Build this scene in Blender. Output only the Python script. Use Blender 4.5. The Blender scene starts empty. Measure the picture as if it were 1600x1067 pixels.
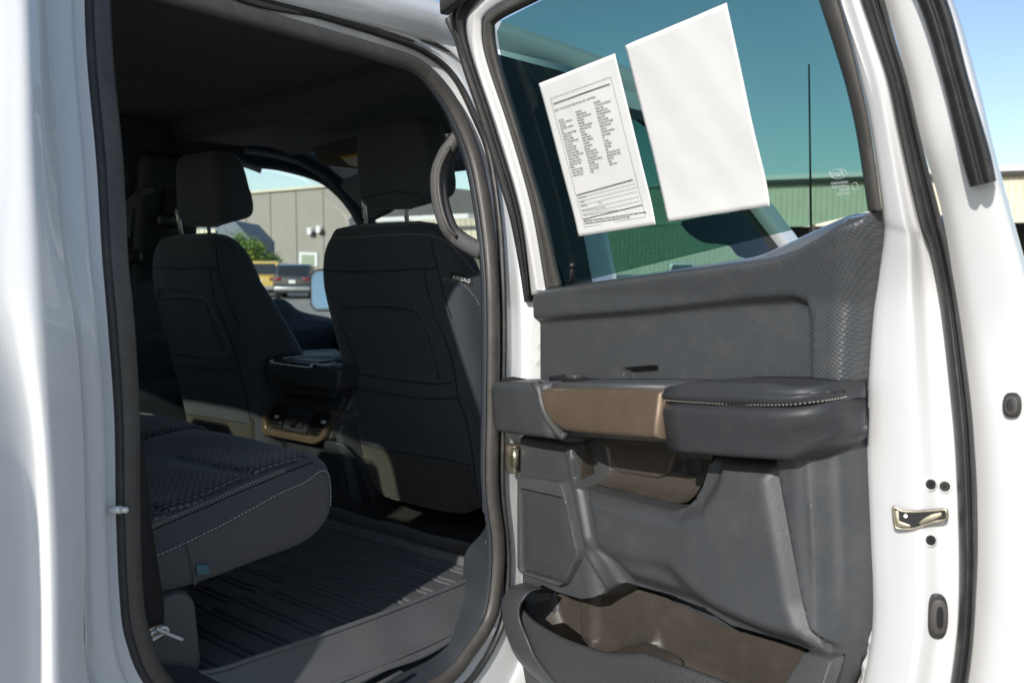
import bpy, bmesh, math, random
import numpy as np
from mathutils import Vector, Matrix
from mathutils.bvhtree import BVHTree
random.seed(4); rng = np.random.default_rng(4)
sc = bpy.context.scene
COL = sc.collection
# ------------------------------------------------------------------ camera, sky, sun, exposure
FPX = 1445.0; PITCH = math.atan(110.5 / FPX); YAW = math.radians(41)
EYE = np.array([0, 0, 1.4])
cam = bpy.data.cameras.new('camera'); camo = bpy.data.objects.new('camera', cam); COL.objects.link(camo)
cam.sensor_width = 36; cam.lens = FPX / 1600 * 36; cam.clip_start = 0.02; cam.clip_end = 2000
camo.location = EYE; camo.rotation_euler = (math.pi / 2 - PITCH, 0, YAW - math.pi / 2)
cam.dof.use_dof = True; cam.dof.focus_distance = 1.75; cam.dof.aperture_fstop = 6.5
sc.camera = camo
SUN = np.array([1.0, 0.30, -0.53]); SUN /= np.linalg.norm(SUN)      # the way the light travels
elev = math.asin(-SUN[2]); az = math.atan2(-SUN[0], -SUN[1])         # compass angle from +Y towards +X
w = bpy.data.worlds.new('World'); sc.world = w; w.use_nodes = True
nt = w.node_tree; sky = nt.nodes.new('ShaderNodeTexSky'); sky.sky_type = 'NISHITA'; sky.sun_disc = False
sky.sun_elevation = elev; sky.sun_rotation = az; sky.air_density = 1.0; sky.dust_density = 0.6; sky.ozone_density = 1.5
nt.links.new(sky.outputs[0], nt.nodes['Background'].inputs[0]); nt.nodes['Background'].inputs[1].default_value = 0.13
sl = bpy.data.lights.new('sun', 'SUN'); so = bpy.data.objects.new('sun', sl); COL.objects.link(so)
sl.energy = 3.6; sl.angle = math.radians(0.55); sl.color = (1, .955, .89)
so.rotation_euler = Vector(SUN).to_track_quat('-Z', 'Y').to_euler()
vs = sc.view_settings; vs.view_transform = 'Standard'; vs.look = 'None'; vs.exposure = 0.22; vs.gamma = 1; vs.use_curve_mapping = False
sc.render.engine = 'CYCLES'
sc.cycles.max_bounces = 10; sc.cycles.transparent_max_bounces = 16; sc.cycles.diffuse_bounces = 5

# ------------------------------------------------------------------ geometry frames
fwd = np.array([math.cos(YAW) * math.cos(PITCH), math.sin(YAW) * math.cos(PITCH), -math.sin(PITCH)])
rgt = np.array([math.sin(YAW), -math.cos(YAW), 0.0]); upv = np.cross(rgt, fwd)
def ray(u, v): return fwd + rgt * ((u - 800) / FPX) - upv * ((v - 533.5) / FPX)
def hit(u, v, p, n):
    r = ray(u, v); n = np.array(n, float)
    return EYE + r * (np.dot(np.array(p, float) - EYE, n) / np.dot(r, n))
YB, ZB, KB = 1.24, 1.36, 0.26            # truck's right flank: plane, belt height, lean of the cab above the belt
def body(u, v, off=0.0):
    p = hit(u, v, (0, YB + off, 0), (0, 1, 0))
    if p[2] > ZB: p = hit(u, v, (0, YB + off, ZB), (0, 1, -KB))
    return p
# open rear door: hinge point, S runs hinge -> latch, N is its inner face's normal
_c = lambda a: rgt * a[0] - upv * a[1] + fwd * a[2]
gp = EYE + _c((.1421, -.3218, 1.569)); gn = _c((.8108, -.3197, .4902)); gn /= np.linalg.norm(gn)
DN = -np.array([gn[0], gn[1], 0]); DN /= np.linalg.norm(DN); DS = np.cross([0, 0, 1.], DN); DS = DS if DS[1] < 0 else -DS
KD = gn[2] / math.hypot(gn[0], gn[1])
O0 = gp - DN * 0; O0 = gp + (-(gp[2] - ZB) * KD) * DN; O0[2] = 0     # a point of the door's own plane at the belt
_h = hit(828, 455, O0, DN); DO = np.array([_h[0], _h[1], 0])           # hinge end
def D3(s, off, z):
    s, off, z = np.broadcast_arrays(np.asarray(s, float), np.asarray(off, float), np.asarray(z, float))
    o = off + KD * np.maximum(0, z - ZB)
    return DO + s[..., None] * DS + o[..., None] * DN + z[..., None] * np.array([0, 0, 1.])
def door(u, v, off=0.0):
    p = hit(u, v, DO + DN * off, DN)
    if p[2] > ZB:
        q = DO + DN * off; q[2] = ZB
        p = hit(u, v, q, DN - KD * np.array([0, 0, 1.]))
    return p
def dsz(u, v, off=0.0):
    p = door(u, v, off); return (float(np.dot(p - DO, DS)), float(p[2]))
def DL(pts, off=0.0): return [dsz(u, v, off) for u, v in pts]

# ------------------------------------------------------------------ materials
M = {}
def mat(name, col, rough=.5, metal=0, coat=0, spec=.5, bump=None, var=0, vscale=8, sheen=0, tex=None, dirt=None):
    m = bpy.data.materials.new(name); m.use_nodes = True; t = m.node_tree; b = t.nodes['Principled BSDF']
    b.inputs['Base Color'].default_value = (*col, 1); b.inputs['Roughness'].default_value = rough
    b.inputs['Metallic'].default_value = metal; b.inputs['Coat Weight'].default_value = coat; b.inputs['Coat Roughness'].default_value = .03
    b.inputs['Specular IOR Level'].default_value = spec
    if sheen: b.inputs['Sheen Weight'].default_value = sheen; b.inputs['Sheen Roughness'].default_value = .4
    tc = t.nodes.new('ShaderNodeTexCoord'); L = t.links.new
    def N(k, **kw):
        n = t.nodes.new(k)
        for a, v in kw.items(): setattr(n, a, v)
        return n
    if var:
        n = N('ShaderNodeTexNoise'); n.inputs['Scale'].default_value = vscale; n.inputs['Detail'].default_value = 6; L(tc.outputs['Object'], n.inputs['Vector'])
        r = N('ShaderNodeMapRange'); r.inputs['From Min'].default_value = .3; r.inputs['From Max'].default_value = .7
        r.inputs['To Min'].default_value = 1 - var; r.inputs['To Max'].default_value = 1 + var; L(n.outputs[0], r.inputs[0])
        x = N('ShaderNodeMix', data_type='RGBA', blend_type='MULTIPLY'); x.inputs[0].default_value = 1; x.inputs[6].default_value = (*col, 1); L(r.outputs[0], x.inputs[7])
        L(x.outputs[2], b.inputs['Base Color']); last = x.outputs[2]
        r2 = N('ShaderNodeMapRange'); r2.inputs['To Min'].default_value = max(0, rough - .12); r2.inputs['To Max'].default_value = min(1, rough + .12); L(n.outputs[0], r2.inputs[0]); L(r2.outputs[0], b.inputs['Roughness'])
    h = None
    if bump:
        n = N('ShaderNodeTexNoise'); n.inputs['Scale'].default_value = bump[0]; n.inputs['Detail'].default_value = 2; L(tc.outputs['Object'], n.inputs['Vector'])
        bn = N('ShaderNodeBump'); bn.inputs['Distance'].default_value = bump[2] if len(bump) > 2 else .0006; bn.inputs['Strength'].default_value = bump[1]
        L(n.outputs[0], bn.inputs['Height']); L(bn.outputs[0], b.inputs['Normal']); h = bn
    if tex:                                        # woven / dimpled / ribbed relief laid out in metres along the surface (UV)
        kind, sx, sy, st = tex
        mp = N('ShaderNodeMapping'); L(tc.outputs['UV'], mp.inputs[0]); mp.inputs['Scale'].default_value = (sx, sy, 1)
        if kind == 'dimple':
            v_ = N('ShaderNodeTexVoronoi', voronoi_dimensions='2D'); v_.inputs['Scale'].default_value = 1; v_.inputs['Randomness'].default_value = 0
            mp.inputs['Rotation'].default_value = (0, 0, math.radians(33)); L(mp.outputs[0], v_.inputs['Vector']); src = v_.outputs['Distance']
        elif kind == 'brick':
            v_ = N('ShaderNodeTexBrick'); v_.inputs['Scale'].default_value = 1; v_.inputs['Mortar Size'].default_value = .16; v_.inputs['Mortar Smooth'].default_value = .8
            v_.inputs['Color1'].default_value = v_.inputs['Color2'].default_value = (1, 1, 1, 1); v_.inputs['Mortar'].default_value = (0, 0, 0, 1); L(mp.outputs[0], v_.inputs['Vector']); src = v_.outputs['Color']
        else:
            v_ = N('ShaderNodeTexWave'); v_.inputs['Scale'].default_value = 1; L(mp.outputs[0], v_.inputs['Vector']); src = v_.outputs['Color']
        if kind == 'dimple':
            r_ = N('ShaderNodeMapRange'); r_.inputs['From Max'].default_value = .6; r_.inputs['To Min'].default_value = 1.12; r_.inputs['To Max'].default_value = .72; L(src, r_.inputs[0])
            x = N('ShaderNodeMix', data_type='RGBA', blend_type='MULTIPLY'); x.inputs[0].default_value = 1; x.inputs[6].default_value = (*col, 1); L(r_.outputs[0], x.inputs[7]); L(x.outputs[2], b.inputs['Base Color'])
        b2 = N('ShaderNodeBump'); b2.inputs['Strength'].default_value = st; b2.inputs['Distance'].default_value = .0015
        L(src, b2.inputs['Height']); L(b2.outputs[0], b.inputs['Normal'])
        if h: L(h.outputs[0], b2.inputs['Normal'])
        if kind == 'brick':
            x = N('ShaderNodeMix', data_type='RGBA'); L(src, x.inputs[0]); x.inputs[6].default_value = (*[c * .2 for c in col], 1); x.inputs[7].default_value = (*[c * 1.45 for c in col], 1); L(x.outputs[2], b.inputs['Base Color'])
    if dirt:                                       # pale dust and scuffs
        n = N('ShaderNodeTexNoise'); n.inputs['Scale'].default_value = dirt[0]; n.inputs['Detail'].default_value = 10; n.inputs['Roughness'].default_value = .7; L(tc.outputs['Object'], n.inputs['Vector'])
        r = N('ShaderNodeMapRange'); r.inputs['From Min'].default_value = .5; r.inputs['From Max'].default_value = .8; r.inputs['To Max'].default_value = dirt[1]; L(n.outputs[0], r.inputs[0])
        x = N('ShaderNodeMix', data_type='RGBA'); L(r.outputs[0], x.inputs[0]); x.inputs[7].default_value = (*dirt[2], 1)
        if b.inputs['Base Color'].is_linked: L(b.inputs['Base Color'].links[0].from_socket, x.inputs[6])
        else: x.inputs[6].default_value = (*col, 1)
        L(x.outputs[2], b.inputs['Base Color'])
    M[name] = m; return m
dust = (.16, .15, .13)
mat('white_paint', (.74, .75, .76), .32, coat=1, spec=.5, bump=(6, .02, .004), var=.015, vscale=3)
mat('inner_paint', (.70, .705, .71), .38, coat=.8, bump=(9, .03, .004), var=.02, vscale=5)
mat('rubber', (.028, .028, .029), .5, bump=(500, .12), dirt=(30, .35, dust), var=.1)
mat('seal_rubber', (.070, .065, .060), .45, bump=(700, .25), dirt=(45, .4, dust), var=.15, vscale=20)
mat('door_panel', (.066, .071, .077), .42, bump=(900, .2, .0004), tex=('dimple', 215, 215, .6), dirt=(25, .25, dust))
mat('plastic', (.058, .062, .067), .44, bump=(520, .55, .0006), dirt=(14, .28, dust), var=.06, vscale=6)
mat('plastic_light', (.072, .073, .074), .45, bump=(1100, .4, .0004), dirt=(22, .3, dust), var=.06)
mat('cubby_plastic', (.066, .057, .048), .42, bump=(700, .5, .0005), dirt=(35, .25, dust), var=.12, vscale=12)
mat('leather', (.036, .038, .042), .5, bump=(260, .35, .0006), dirt=(30, .12, dust))
mat('bronze', (.21, .155, .112), .36, metal=.55, bump=(300, .05, .0004), var=.06, vscale=18)
mat('chrome', (.85, .85, .83), .28, metal=.3)
mat('steel', (.5, .48, .44), .33, metal=1, var=.15, vscale=60)
mat('brass_metal', (.48, .44, .34), .34, metal=.9, var=.25, vscale=60)
mat('black_metal', (.02, .02, .02), .4, bump=(400, .2))
mat('seat_fabric', (.050, .059, .073), .88, bump=(1100, .8, .0008), sheen=.25, dirt=(60, .08, (.3, .3, .3)), var=.08, vscale=10)
mat('seat_carpet', (.045, .042, .036), .95, bump=(600, 1, .002), sheen=.2, dirt=(120, .5, (.12, .11, .09)))
mat('side_fabric', (.095, .092, .098), .85, bump=(1600, .9, .0006), sheen=.2, tex=('dimple', 420, 420, .5), dirt=(9, .12, dust))
mat('insert_fabric', (.12, .12, .13), .88, bump=(900, .6, .0006), tex=('brick', 38, 28, 1.0), sheen=.2)
mat('bolster_fabric', (.05, .055, .065), .72, bump=(1500, .6, .0005), sheen=.2, dirt=(14, .1, dust))
mat('thread', (.42, .39, .34), .8)
mat('dark_thread', (.07, .065, .06), .8)
mat('seam', (.012, .012, .013), .9)
mat('headliner', (.12, .112, .105), .95, bump=(900, .7, .001))
mat('trim_dark', (.030, .036, .044), .55, bump=(900, .3))
mat('trim_grey', (.095, .095, .098), .6, bump=(1200, .6, .0006), dirt=(40, .2, dust))
mat('carpet', (.03, .03, .031), 1, bump=(500, 1, .004), dirt=(90, .25, dust))
mat('mat_rubber', (.10, .103, .108), .38, bump=(900, .35), dirt=(11, .40, (.12, .115, .10)), var=.15, vscale=5)
mat('label_black', (.01, .01, .012), .6)
mat('label_white', (.7, .7, .7), .6)
mat('label_yellow', (.75, .5, .05), .5)
mat('belt', (.02, .02, .021), .7, tex=('wave', 300, 30, .4))
mat('paper', (.75, .75, .74), .75, bump=(9, .35, .01), var=.01)
mat('ink', (.03, .03, .035), .8)
mat('etch', (.55, .62, .62), .7)
mat('mirror_glass', (.8, .85, .85), .03, metal=1)
mat('blue_tab', (.055, .13, .17), .6)
mat('speaker', (.060, .061, .063), .5, tex=('dimple', 300, 300, 1.0))
def glass(name, tint, ior=1.5):
    m = bpy.data.materials.new(name); m.use_nodes = True; t = m.node_tree; t.nodes.clear(); L = t.links.new
    o = t.nodes.new('ShaderNodeOutputMaterial'); tr = t.nodes.new('ShaderNodeBsdfTransparent'); g = t.nodes.new('ShaderNodeBsdfGlossy')
    f = t.nodes.new('ShaderNodeFresnel'); x = t.nodes.new('ShaderNodeMixShader'); f.inputs[0].default_value = ior; g.inputs['Roughness'].default_value = .0
    tr.inputs[0].default_value = (*tint, 1); L(f.outputs[0], x.inputs[0]); L(tr.outputs[0], x.inputs[1]); L(g.outputs[0], x.inputs[2]); L(x.outputs[0], o.inputs[0]); M[name] = m
glass('tinted_glass', (.215, .375, .33)); glass('clear_glass', (.84, .92, .88)); glass('privacy_glass', (.7, .74, .62))

# ------------------------------------------------------------------ helpers
def tag(o, label=None, cat=None, group=None, kind=None):
    for k, v in (('label', label), ('category', cat), ('group', group), ('kind', kind)):
        if v: o[k] = v
    return o
def empty(name, loc, *a, **k):
    o = bpy.data.objects.new(name, None); COL.objects.link(o); o.location = loc; o.empty_display_size = .2; tag(o, *a, **k); return o
def link(name, me, m, parent=None):
    o = bpy.data.objects.new(name, me); COL.objects.link(o)
    if m: me.materials.append(M[m] if isinstance(m, str) else m)
    if parent is not None:
        o.parent = parent
        o.matrix_parent_inverse = Matrix.Translation(-Vector(parent.location)) if parent.type == 'EMPTY' else Matrix()
    return o
def raw(name, V, Fc, m, parent=None, smooth=True, uv=None):
    me = bpy.data.meshes.new(name); me.from_pydata([tuple(map(float, p)) for p in V], [], Fc)
    if smooth: me.shade_smooth()
    if uv is not None:
        l = me.uv_layers.new(name='UVMap'); idx = np.zeros(len(me.loops), int); me.loops.foreach_get('vertex_index', idx)
        l.data.foreach_set('uv', np.asarray(uv, float)[idx].ravel())
    me.update(); return link(name, me, m, parent)
def fixn(o, ref=None):
    bm = bmesh.new(); bm.from_mesh(o.data); bmesh.ops.recalc_face_normals(bm, faces=bm.faces); bm.to_mesh(o.data); bm.free(); return o
def grid(P, name, m, parent=None, closed=False, uv=None, smooth=True, thick=0, caps=False):
    P = np.asarray(P, float); R, C = P.shape[:2]; V = P.reshape(-1, 3)
    fc = [(r * C + c, r * C + (c + 1) % C, (r + 1) * C + (c + 1) % C, (r + 1) * C + c) for r in range(R - 1) for c in range(C if closed else C - 1)]
    if caps: fc += [tuple(range(C))[::-1], tuple((R - 1) * C + c for c in range(C))]
    if uv is None:
        du = np.r_[0, np.cumsum(np.linalg.norm(np.diff(P[R // 2], axis=0), axis=1))]; dv = np.r_[0, np.cumsum(np.linalg.norm(np.diff(P[:, C // 2], axis=0), axis=1))]
        uv = np.stack(np.meshgrid(du, dv), -1)
    o = raw(name, V, fc, m, parent, smooth, np.asarray(uv).reshape(-1, 2))
    if thick:
        q_ = P.reshape(-1, 3); i0 = fc[len(fc) // 2]; me = o.data
        tot = sum(float(np.dot(np.cross(q_[f[1]] - q_[f[0]], q_[f[2]] - q_[f[1]]), EYE - q_[f[0]])) for f in fc[::max(1, len(fc) // 300)])
        if tot < 0: me.flip_normals()
        s = o.modifiers.new('t', 'SOLIDIFY'); s.thickness = abs(thick); s.offset = -1
    return o
def cr(pts, n, closed=False):                # Catmull-Rom through the points, n samples
    P = np.asarray(pts, float); k = len(P)
    t = np.linspace(0, k if closed else k - 1, n, endpoint=not closed); i = np.minimum(t.astype(int), (k - 1 if closed else k - 2)); f = (t - i)[:, None]
    g = (lambda j: P[j % k]) if closed else (lambda j: P[np.clip(j, 0, k - 1)])
    a, b, c, d = g(i - 1), g(i), g(i + 1), g(i + 2)
    return .5 * (2 * b + (c - a) * f + (2 * a - 5 * b + 4 * c - d) * f ** 2 + (3 * b - a - 3 * c + d) * f ** 3)
def resample(P, n):
    P = np.asarray(P, float); d = np.r_[0, np.cumsum(np.linalg.norm(np.diff(P, axis=0), axis=1))]; t = np.linspace(0, d[-1], n)
    return np.stack([np.interp(t, d, P[:, k]) for k in range(P.shape[1])], -1)
def loft(curves, name, m, parent=None, n=60, sub=1, even=False, closed=False, **k):
    C = [cr(c, n, closed) for c in curves]
    if even: C = [resample(cr(c, 200), n) for c in curves]
    A = np.array(C)
    if sub > 1: A = np.stack([cr(A[:, j], (len(curves) - 1) * sub + 1) for j in range(A.shape[1])], 1)
    return grid(A, name, m, parent, closed=closed, **k)
def sweep(path, prof, name, m, parent=None, ref=(0, 0, 1), n=80, closed=False, caps=True, pts=None, **k):
    P = cr(path, n, closed) if pts is None else np.asarray(pts, float); n = len(P)
    T = (np.roll(P, -1, 0) - np.roll(P, 1, 0)) if closed else np.gradient(P, axis=0)
    T /= np.linalg.norm(T, axis=1)[:, None] + 1e-12
    Rf = np.asarray(ref, float); Rf = np.broadcast_to(Rf, P.shape)
    Nn = Rf - (Rf * T).sum(1)[:, None] * T; Nn /= np.linalg.norm(Nn, axis=1)[:, None] + 1e-12; B = np.cross(T, Nn)
    pr = np.asarray(prof, float)
    G = P[:, None] + pr[None, :, :1] * B[:, None] + pr[None, :, 1:] * Nn[:, None]
    if closed: G = np.concatenate([G, G[:1]])
    return fixn(grid(G, name, m, parent, closed=True, caps=caps and not closed, **k))
def circ(r, n=10, ry=None): return [(r * math.cos(2 * math.pi * i / n), (ry or r) * math.sin(2 * math.pi * i / n)) for i in range(n)]
def tube(path, r, name, m, parent=None, n=None, **k): return sweep(path, circ(r, 8), name, m, parent, n=n or max(2, 6 * len(path)), **k)
def rnd(poly, r, k=5):                        # polygon with rounded corners
    P = np.asarray(poly, float); out = []; n = len(P); rr = r if hasattr(r, '__len__') else [r] * n
    for i in range(n):
        a, b, c = P[i - 1], P[i], P[(i + 1) % n]; la = np.linalg.norm(a - b); lc = np.linalg.norm(c - b); q = min(rr[i], la * .48, lc * .48)
        p0 = b + (a - b) / la * q; p2 = b + (c - b) / lc * q
        for t in np.linspace(0, 1, k): out.append((1 - t) ** 2 * p0 + 2 * t * (1 - t) * b + t * t * p2)
    return np.array(out)
def sdf(X, Y, poly):                           # signed distance, positive inside, and nearest boundary point
    P = np.asarray(poly, float); best = np.full(X.shape, 1e9); bx = np.zeros_like(X); by = np.zeros_like(X); ins = np.zeros(X.shape, bool)
    for i in range(len(P)):
        a = P[i - 1]; b = P[i]; d = b - a; L2 = d @ d
        if L2 < 1e-16: continue
        t = np.clip(((X - a[0]) * d[0] + (Y - a[1]) * d[1]) / L2, 0, 1); qx = a[0] + t * d[0]; qy = a[1] + t * d[1]
        e = np.hypot(X - qx, Y - qy); k = e < best; best[k] = e[k]; bx[k] = qx[k]; by[k] = qy[k]
        if abs(d[1]) > 1e-15: ins ^= ((a[1] > Y) != (b[1] > Y)) & (X < d[0] * (Y - a[1]) / d[1] + a[0])
    return np.where(ins, best, -best), bx, by
ss = lambda t: np.clip(t, 0, 1) ** 2 * (3 - 2 * np.clip(t, 0, 1))
dome = lambda t: np.sqrt(np.maximum(0, 1 - (1 - np.clip(t, 0, 1)) ** 2))
def pstep(X, Y, poly, w): return ss(sdf(X, Y, poly)[0] / w + .5)       # 1 inside, 0 outside, soft border w
from mathutils.geometry import delaunay_2d_cdt
def dens(P, step):
    P = np.asarray(P, float); out = []
    for i in range(len(P)):
        a, b = P[i - 1], P[i]; k = max(1, int(math.ceil(np.linalg.norm(b - a) / step)))
        for q in range(k): out.append(a + (b - a) * q / k)
    return np.array(out)
def ringpts(P, step, d):                      # outline pushed inwards by d (outwards when negative), corners cleaned by distance
    Q = dens(P, step); T = np.roll(Q, -1, 0) - np.roll(Q, 1, 0); T /= np.linalg.norm(T, axis=1)[:, None] + 1e-12; Nn = np.stack([-T[:, 1], T[:, 0]], -1)
    ar = np.sum(P[:, 0] * np.roll(P[:, 1], -1) - np.roll(P[:, 0], -1) * P[:, 1]); Nn *= 1 if ar > 0 else -1
    R = Q + Nn * d
    return R[np.abs(np.abs(sdf(R[:, 0], R[:, 1], P)[0]) - abs(d)) < max(abs(d) * .25, 1e-4)]
def relief(name, poly, H, to3, m, parent=None, hb=0, r=.008, res=.006, holes=(), back=True, feats=()):
    """a panel in plane coordinates whose face stands at H(X,Y), rounded down to hb along its outline; feats = (outline, width) of steps"""
    P = np.asarray(poly, float); holes = [np.asarray(h, float) for h in holes]
    lo = P.min(0); hi = P.max(0); X, Y = np.meshgrid(np.arange(lo[0] + res / 2, hi[0], res), np.arange(lo[1] + res / 2, hi[1], res)); X[::2] += res / 2
    X = X.ravel(); Y = Y.ravel(); bnd = [P] + holes
    def dist(X, Y):
        D = sdf(X, Y, P)[0]
        for h in holes: D = np.minimum(D, -sdf(X, Y, h)[0])
        return D
    D = dist(X, Y); k = D > max(r, res * .5) * 1.02 + res * .25; X, Y = X[k], Y[k]
    for f, w in feats:
        e = np.abs(sdf(X, Y, f)[0]); k = e > w * .5 + res * .35; X, Y = X[k], Y[k]
    pts = [np.stack([X, Y], -1)]; st = min(res, .02)
    for f, w in feats:
        f = np.asarray(f, float)
        for q in (-.5, -.3, -.1, .1, .3, .5): 
            R = ringpts(f, st * .8, q * w)
            if len(R): D = dist(R[:, 0], R[:, 1]); pts.append(R[D > r * 1.05 + st * .3])
    if r:
        for b in bnd:
            for q in (.03, .12, .28, .5, .75, 1.0):
                R = ringpts(b, st, r * q * (1 if b is P else -1))
                if len(R): D = dist(R[:, 0], R[:, 1]); pts.append(R[np.abs(D - r * q) < r * .08])
    loops = [dens(b, st) for b in bnd]; nb = sum(len(l) for l in loops)
    allp = np.concatenate(loops + pts); edges = []; k0 = 0
    for l in loops: edges += [(k0 + i, k0 + (i + 1) % len(l)) for i in range(len(l))]; k0 += len(l)
    vo, eo, fo, *_ = delaunay_2d_cdt([Vector((float(a), float(b))) for a, b in allp], edges, [], 0, 1e-5)
    V2 = np.array([(v.x, v.y) for v in vo]); F3 = np.array([list(f) for f in fo if len(f) == 3])
    cen = V2[F3].mean(1); F3 = F3[dist(cen[:, 0], cen[:, 1]) > 0]
    X, Y = V2[:, 0], V2[:, 1]; D = np.maximum(0, dist(X, Y))
    h = H(X, Y) if callable(H) else np.full(X.shape, float(H))
    Z = hb + (h - hb) * dome(D / r) if r else h
    V = to3(X, Z, Y); fc = [tuple(map(int, f)) for f in F3]; uv = V2; nv = len(V)
    if back:
        V = np.concatenate([V, to3(X, np.full(X.shape, float(hb)) - .002, Y)]); uv = np.concatenate([uv, uv]); fc = fc + [tuple(q + nv for q in f[::-1]) for f in fc]
    o = raw(name, V, fc, m, parent, True, uv); o.data.set_sharp_from_angle(angle=math.radians(48)); return o
def box(c, s, name, m, parent=None, bev=.004, rot=None, seg=2, taper=None):
    bm = bmesh.new(); bmesh.ops.create_cube(bm, size=1)
    for v in bm.verts:
        v.co = Vector((v.co.x * s[0], v.co.y * s[1], v.co.z * s[2]))
        if taper and v.co.z > 0: v.co.x *= taper[0]; v.co.y *= taper[1]
    if bev: bmesh.ops.bevel(bm, geom=bm.edges[:], offset=min(bev, min(s) * .45), segments=seg, affect='EDGES', profile=.5)
    if rot is not None: bmesh.ops.transform(bm, matrix=rot, verts=bm.verts)
    bmesh.ops.translate(bm, vec=Vector(c), verts=bm.verts)
    me = bpy.data.meshes.new(name); bm.to_mesh(me); bm.free()
    if bev and seg > 1: me.shade_smooth(); 
    return link(name, me, m, parent)
def cyl(a, b, r, name, m, parent=None, n=16, r2=None, bev=0):
    a = Vector(a); b = Vector(b); d = b - a; bm = bmesh.new()
    bmesh.ops.create_cone(bm, cap_ends=True, segments=n, radius1=r, radius2=r if r2 is None else r2, depth=d.length)
    if bev: bmesh.ops.bevel(bm, geom=[e for e in bm.edges if any(len(f.verts) > 4 for f in e.link_faces)], offset=bev, segments=2, affect='EDGES')
    bmesh.ops.transform(bm, matrix=Matrix.Translation((a + b) / 2) @ d.to_track_quat('Z', 'Y').to_matrix().to_4x4(), verts=bm.verts)
    me = bpy.data.meshes.new(name); bm.to_mesh(me); bm.free(); o = link(name, me, m, parent)
    for p in me.polygons: p.use_smooth = len(p.vertices) <= 4
    return o
def prism(P3, d, name, m, parent=None, bev=0):   # polygon of 3-D points pushed along d
    n = len(P3); V = [np.array(p) for p in P3] + [np.array(p) + np.array(d) for p in P3]
    o = raw(name, V, [tuple(range(n)), tuple(range(2 * n - 1, n - 1, -1))] + [(i, (i + 1) % n, n + (i + 1) % n, n + i) for i in range(n)], m, parent, False)
    fixn(o)
    if bev:
        b = o.modifiers.new('b', 'BEVEL'); b.width = bev; b.segments = 3; b.limit_method = 'ANGLE'; o.data.shade_smooth()
    return o
def join_into(o, others):
    bm = bmesh.new(); bm.from_mesh(o.data)
    for q in others: bm.from_mesh(q.data); bpy.data.objects.remove(q)
    bm.to_mesh(o.data); bm.free(); return o
def bvh(*obs):
    V = []; Fc = []
    dg = bpy.context.evaluated_depsgraph_get()
    for o in obs:
        k = len(V); V += [v.co for v in o.data.vertices]; Fc += [[i + k for i in p.vertices] for p in o.data.polygons]
    return BVHTree.FromPolygons(V, Fc)
def cast(T, u, v, lift=0.0):
    h = T.ray_cast(Vector(EYE), Vector(ray(u, v)).normalized())
    if h[0] is None: return None
    n = h[1]; n = n if n.dot(Vector(ray(u, v))) < 0 else -n
    return np.array(h[0] + n * lift), np.array(n)
def surf_path(T, pts, lift, n):
    out = []; nn = []
    for u, v in cr(pts, n):
        c = cast(T, u, v, lift)
        if c is not None: out.append(c[0]); nn.append(c[1])
    return np.array(out), np.array(nn)
def seamline(T, pts, r, name, m, parent, n=50, lift=0.0):
    P, Nn = surf_path(T, pts, lift, n)
    if len(P) < 4: return None
    P[1:-1] = (P[:-2] + P[1:-1] * 2 + P[2:]) / 4
    return sweep(None, circ(r, 6), name, m, parent, pts=P, ref=Nn)
def stitches(T, pts, name, parent, m='thread', pitch=.0055, ln=.0036, r=.0006, lift=.0005, n=400):
    P, Nn = surf_path(T, pts, lift, n)
    if len(P) < 4: return None
    d = np.r_[0, np.cumsum(np.linalg.norm(np.diff(P, axis=0), axis=1))]; V = []; fc = []
    ip = lambda A, t: np.array([np.interp(t, d, A[:, k]) for k in range(3)])
    for t in np.arange(0, d[-1] - ln, pitch):
        a, b, nrm = ip(P, t), ip(P, t + ln), ip(Nn, t); tt = b - a; tt /= np.linalg.norm(tt) + 1e-9; s = np.cross(tt, nrm) * r
        k = len(V); mid = (a + b) / 2 + nrm * r
        V += [a + s - nrm * r, a - s - nrm * r, b - s - nrm * r, b + s - nrm * r, mid + s + nrm * r * .5, mid - s + nrm * r * .5]
        fc += [(k, k + 1, k + 5, k + 4), (k + 4, k + 5, k + 2, k + 3), (k, k + 4, k + 3), (k + 1, k + 2, k + 5)]
    return raw(name, V, fc, m, parent, False)
def text(body_, size, name, m, parent, origin, ex, ey, bold=0, shear=0, align='LEFT', lift=.0004, mirror=False, spacing=1):
    c = bpy.data.curves.new('t', 'FONT'); c.body = body_; c.size = size; c.shear = shear; c.align_x = align; c.offset = bold; c.resolution_u = 2; c.space_line = spacing
    o = bpy.data.objects.new('t', c); COL.objects.link(o); me = bpy.data.meshes.new_from_object(o.evaluated_get(bpy.context.evaluated_depsgraph_get())); bpy.data.objects.remove(o)
    ex = np.array(ex, float); ey = np.array(ey, float); nz = np.cross(ex, ey)
    if np.dot(nz, EYE - np.array(origin)) < 0: nz = -nz
    for v in me.vertices: v.co = Vector(np.array(origin) + ex * v.co.x * (-1 if mirror else 1) + ey * v.co.y + nz * lift)
    me.materials.clear(); me.name = name
    return link(name, me, m, parent)

# ------------------------------------------------------------------ the ground
def rect3(x0, x1, y0, y1, z, n=2): return np.stack(np.meshgrid(np.linspace(x0, x1, n), np.linspace(y0, y1, n), [z], indexing='ij'), -1)[:, :, 0]
mat('asphalt', (.30, .285, .255), .9, bump=(60, .6, .01), var=.25, vscale=2, dirt=(3, .4, (.38, .35, .30)))
tag(grid(rect3(-700, 900, -700, 900, 0), 'parking_lot', 'asphalt', smooth=False), kind='structure')

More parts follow.
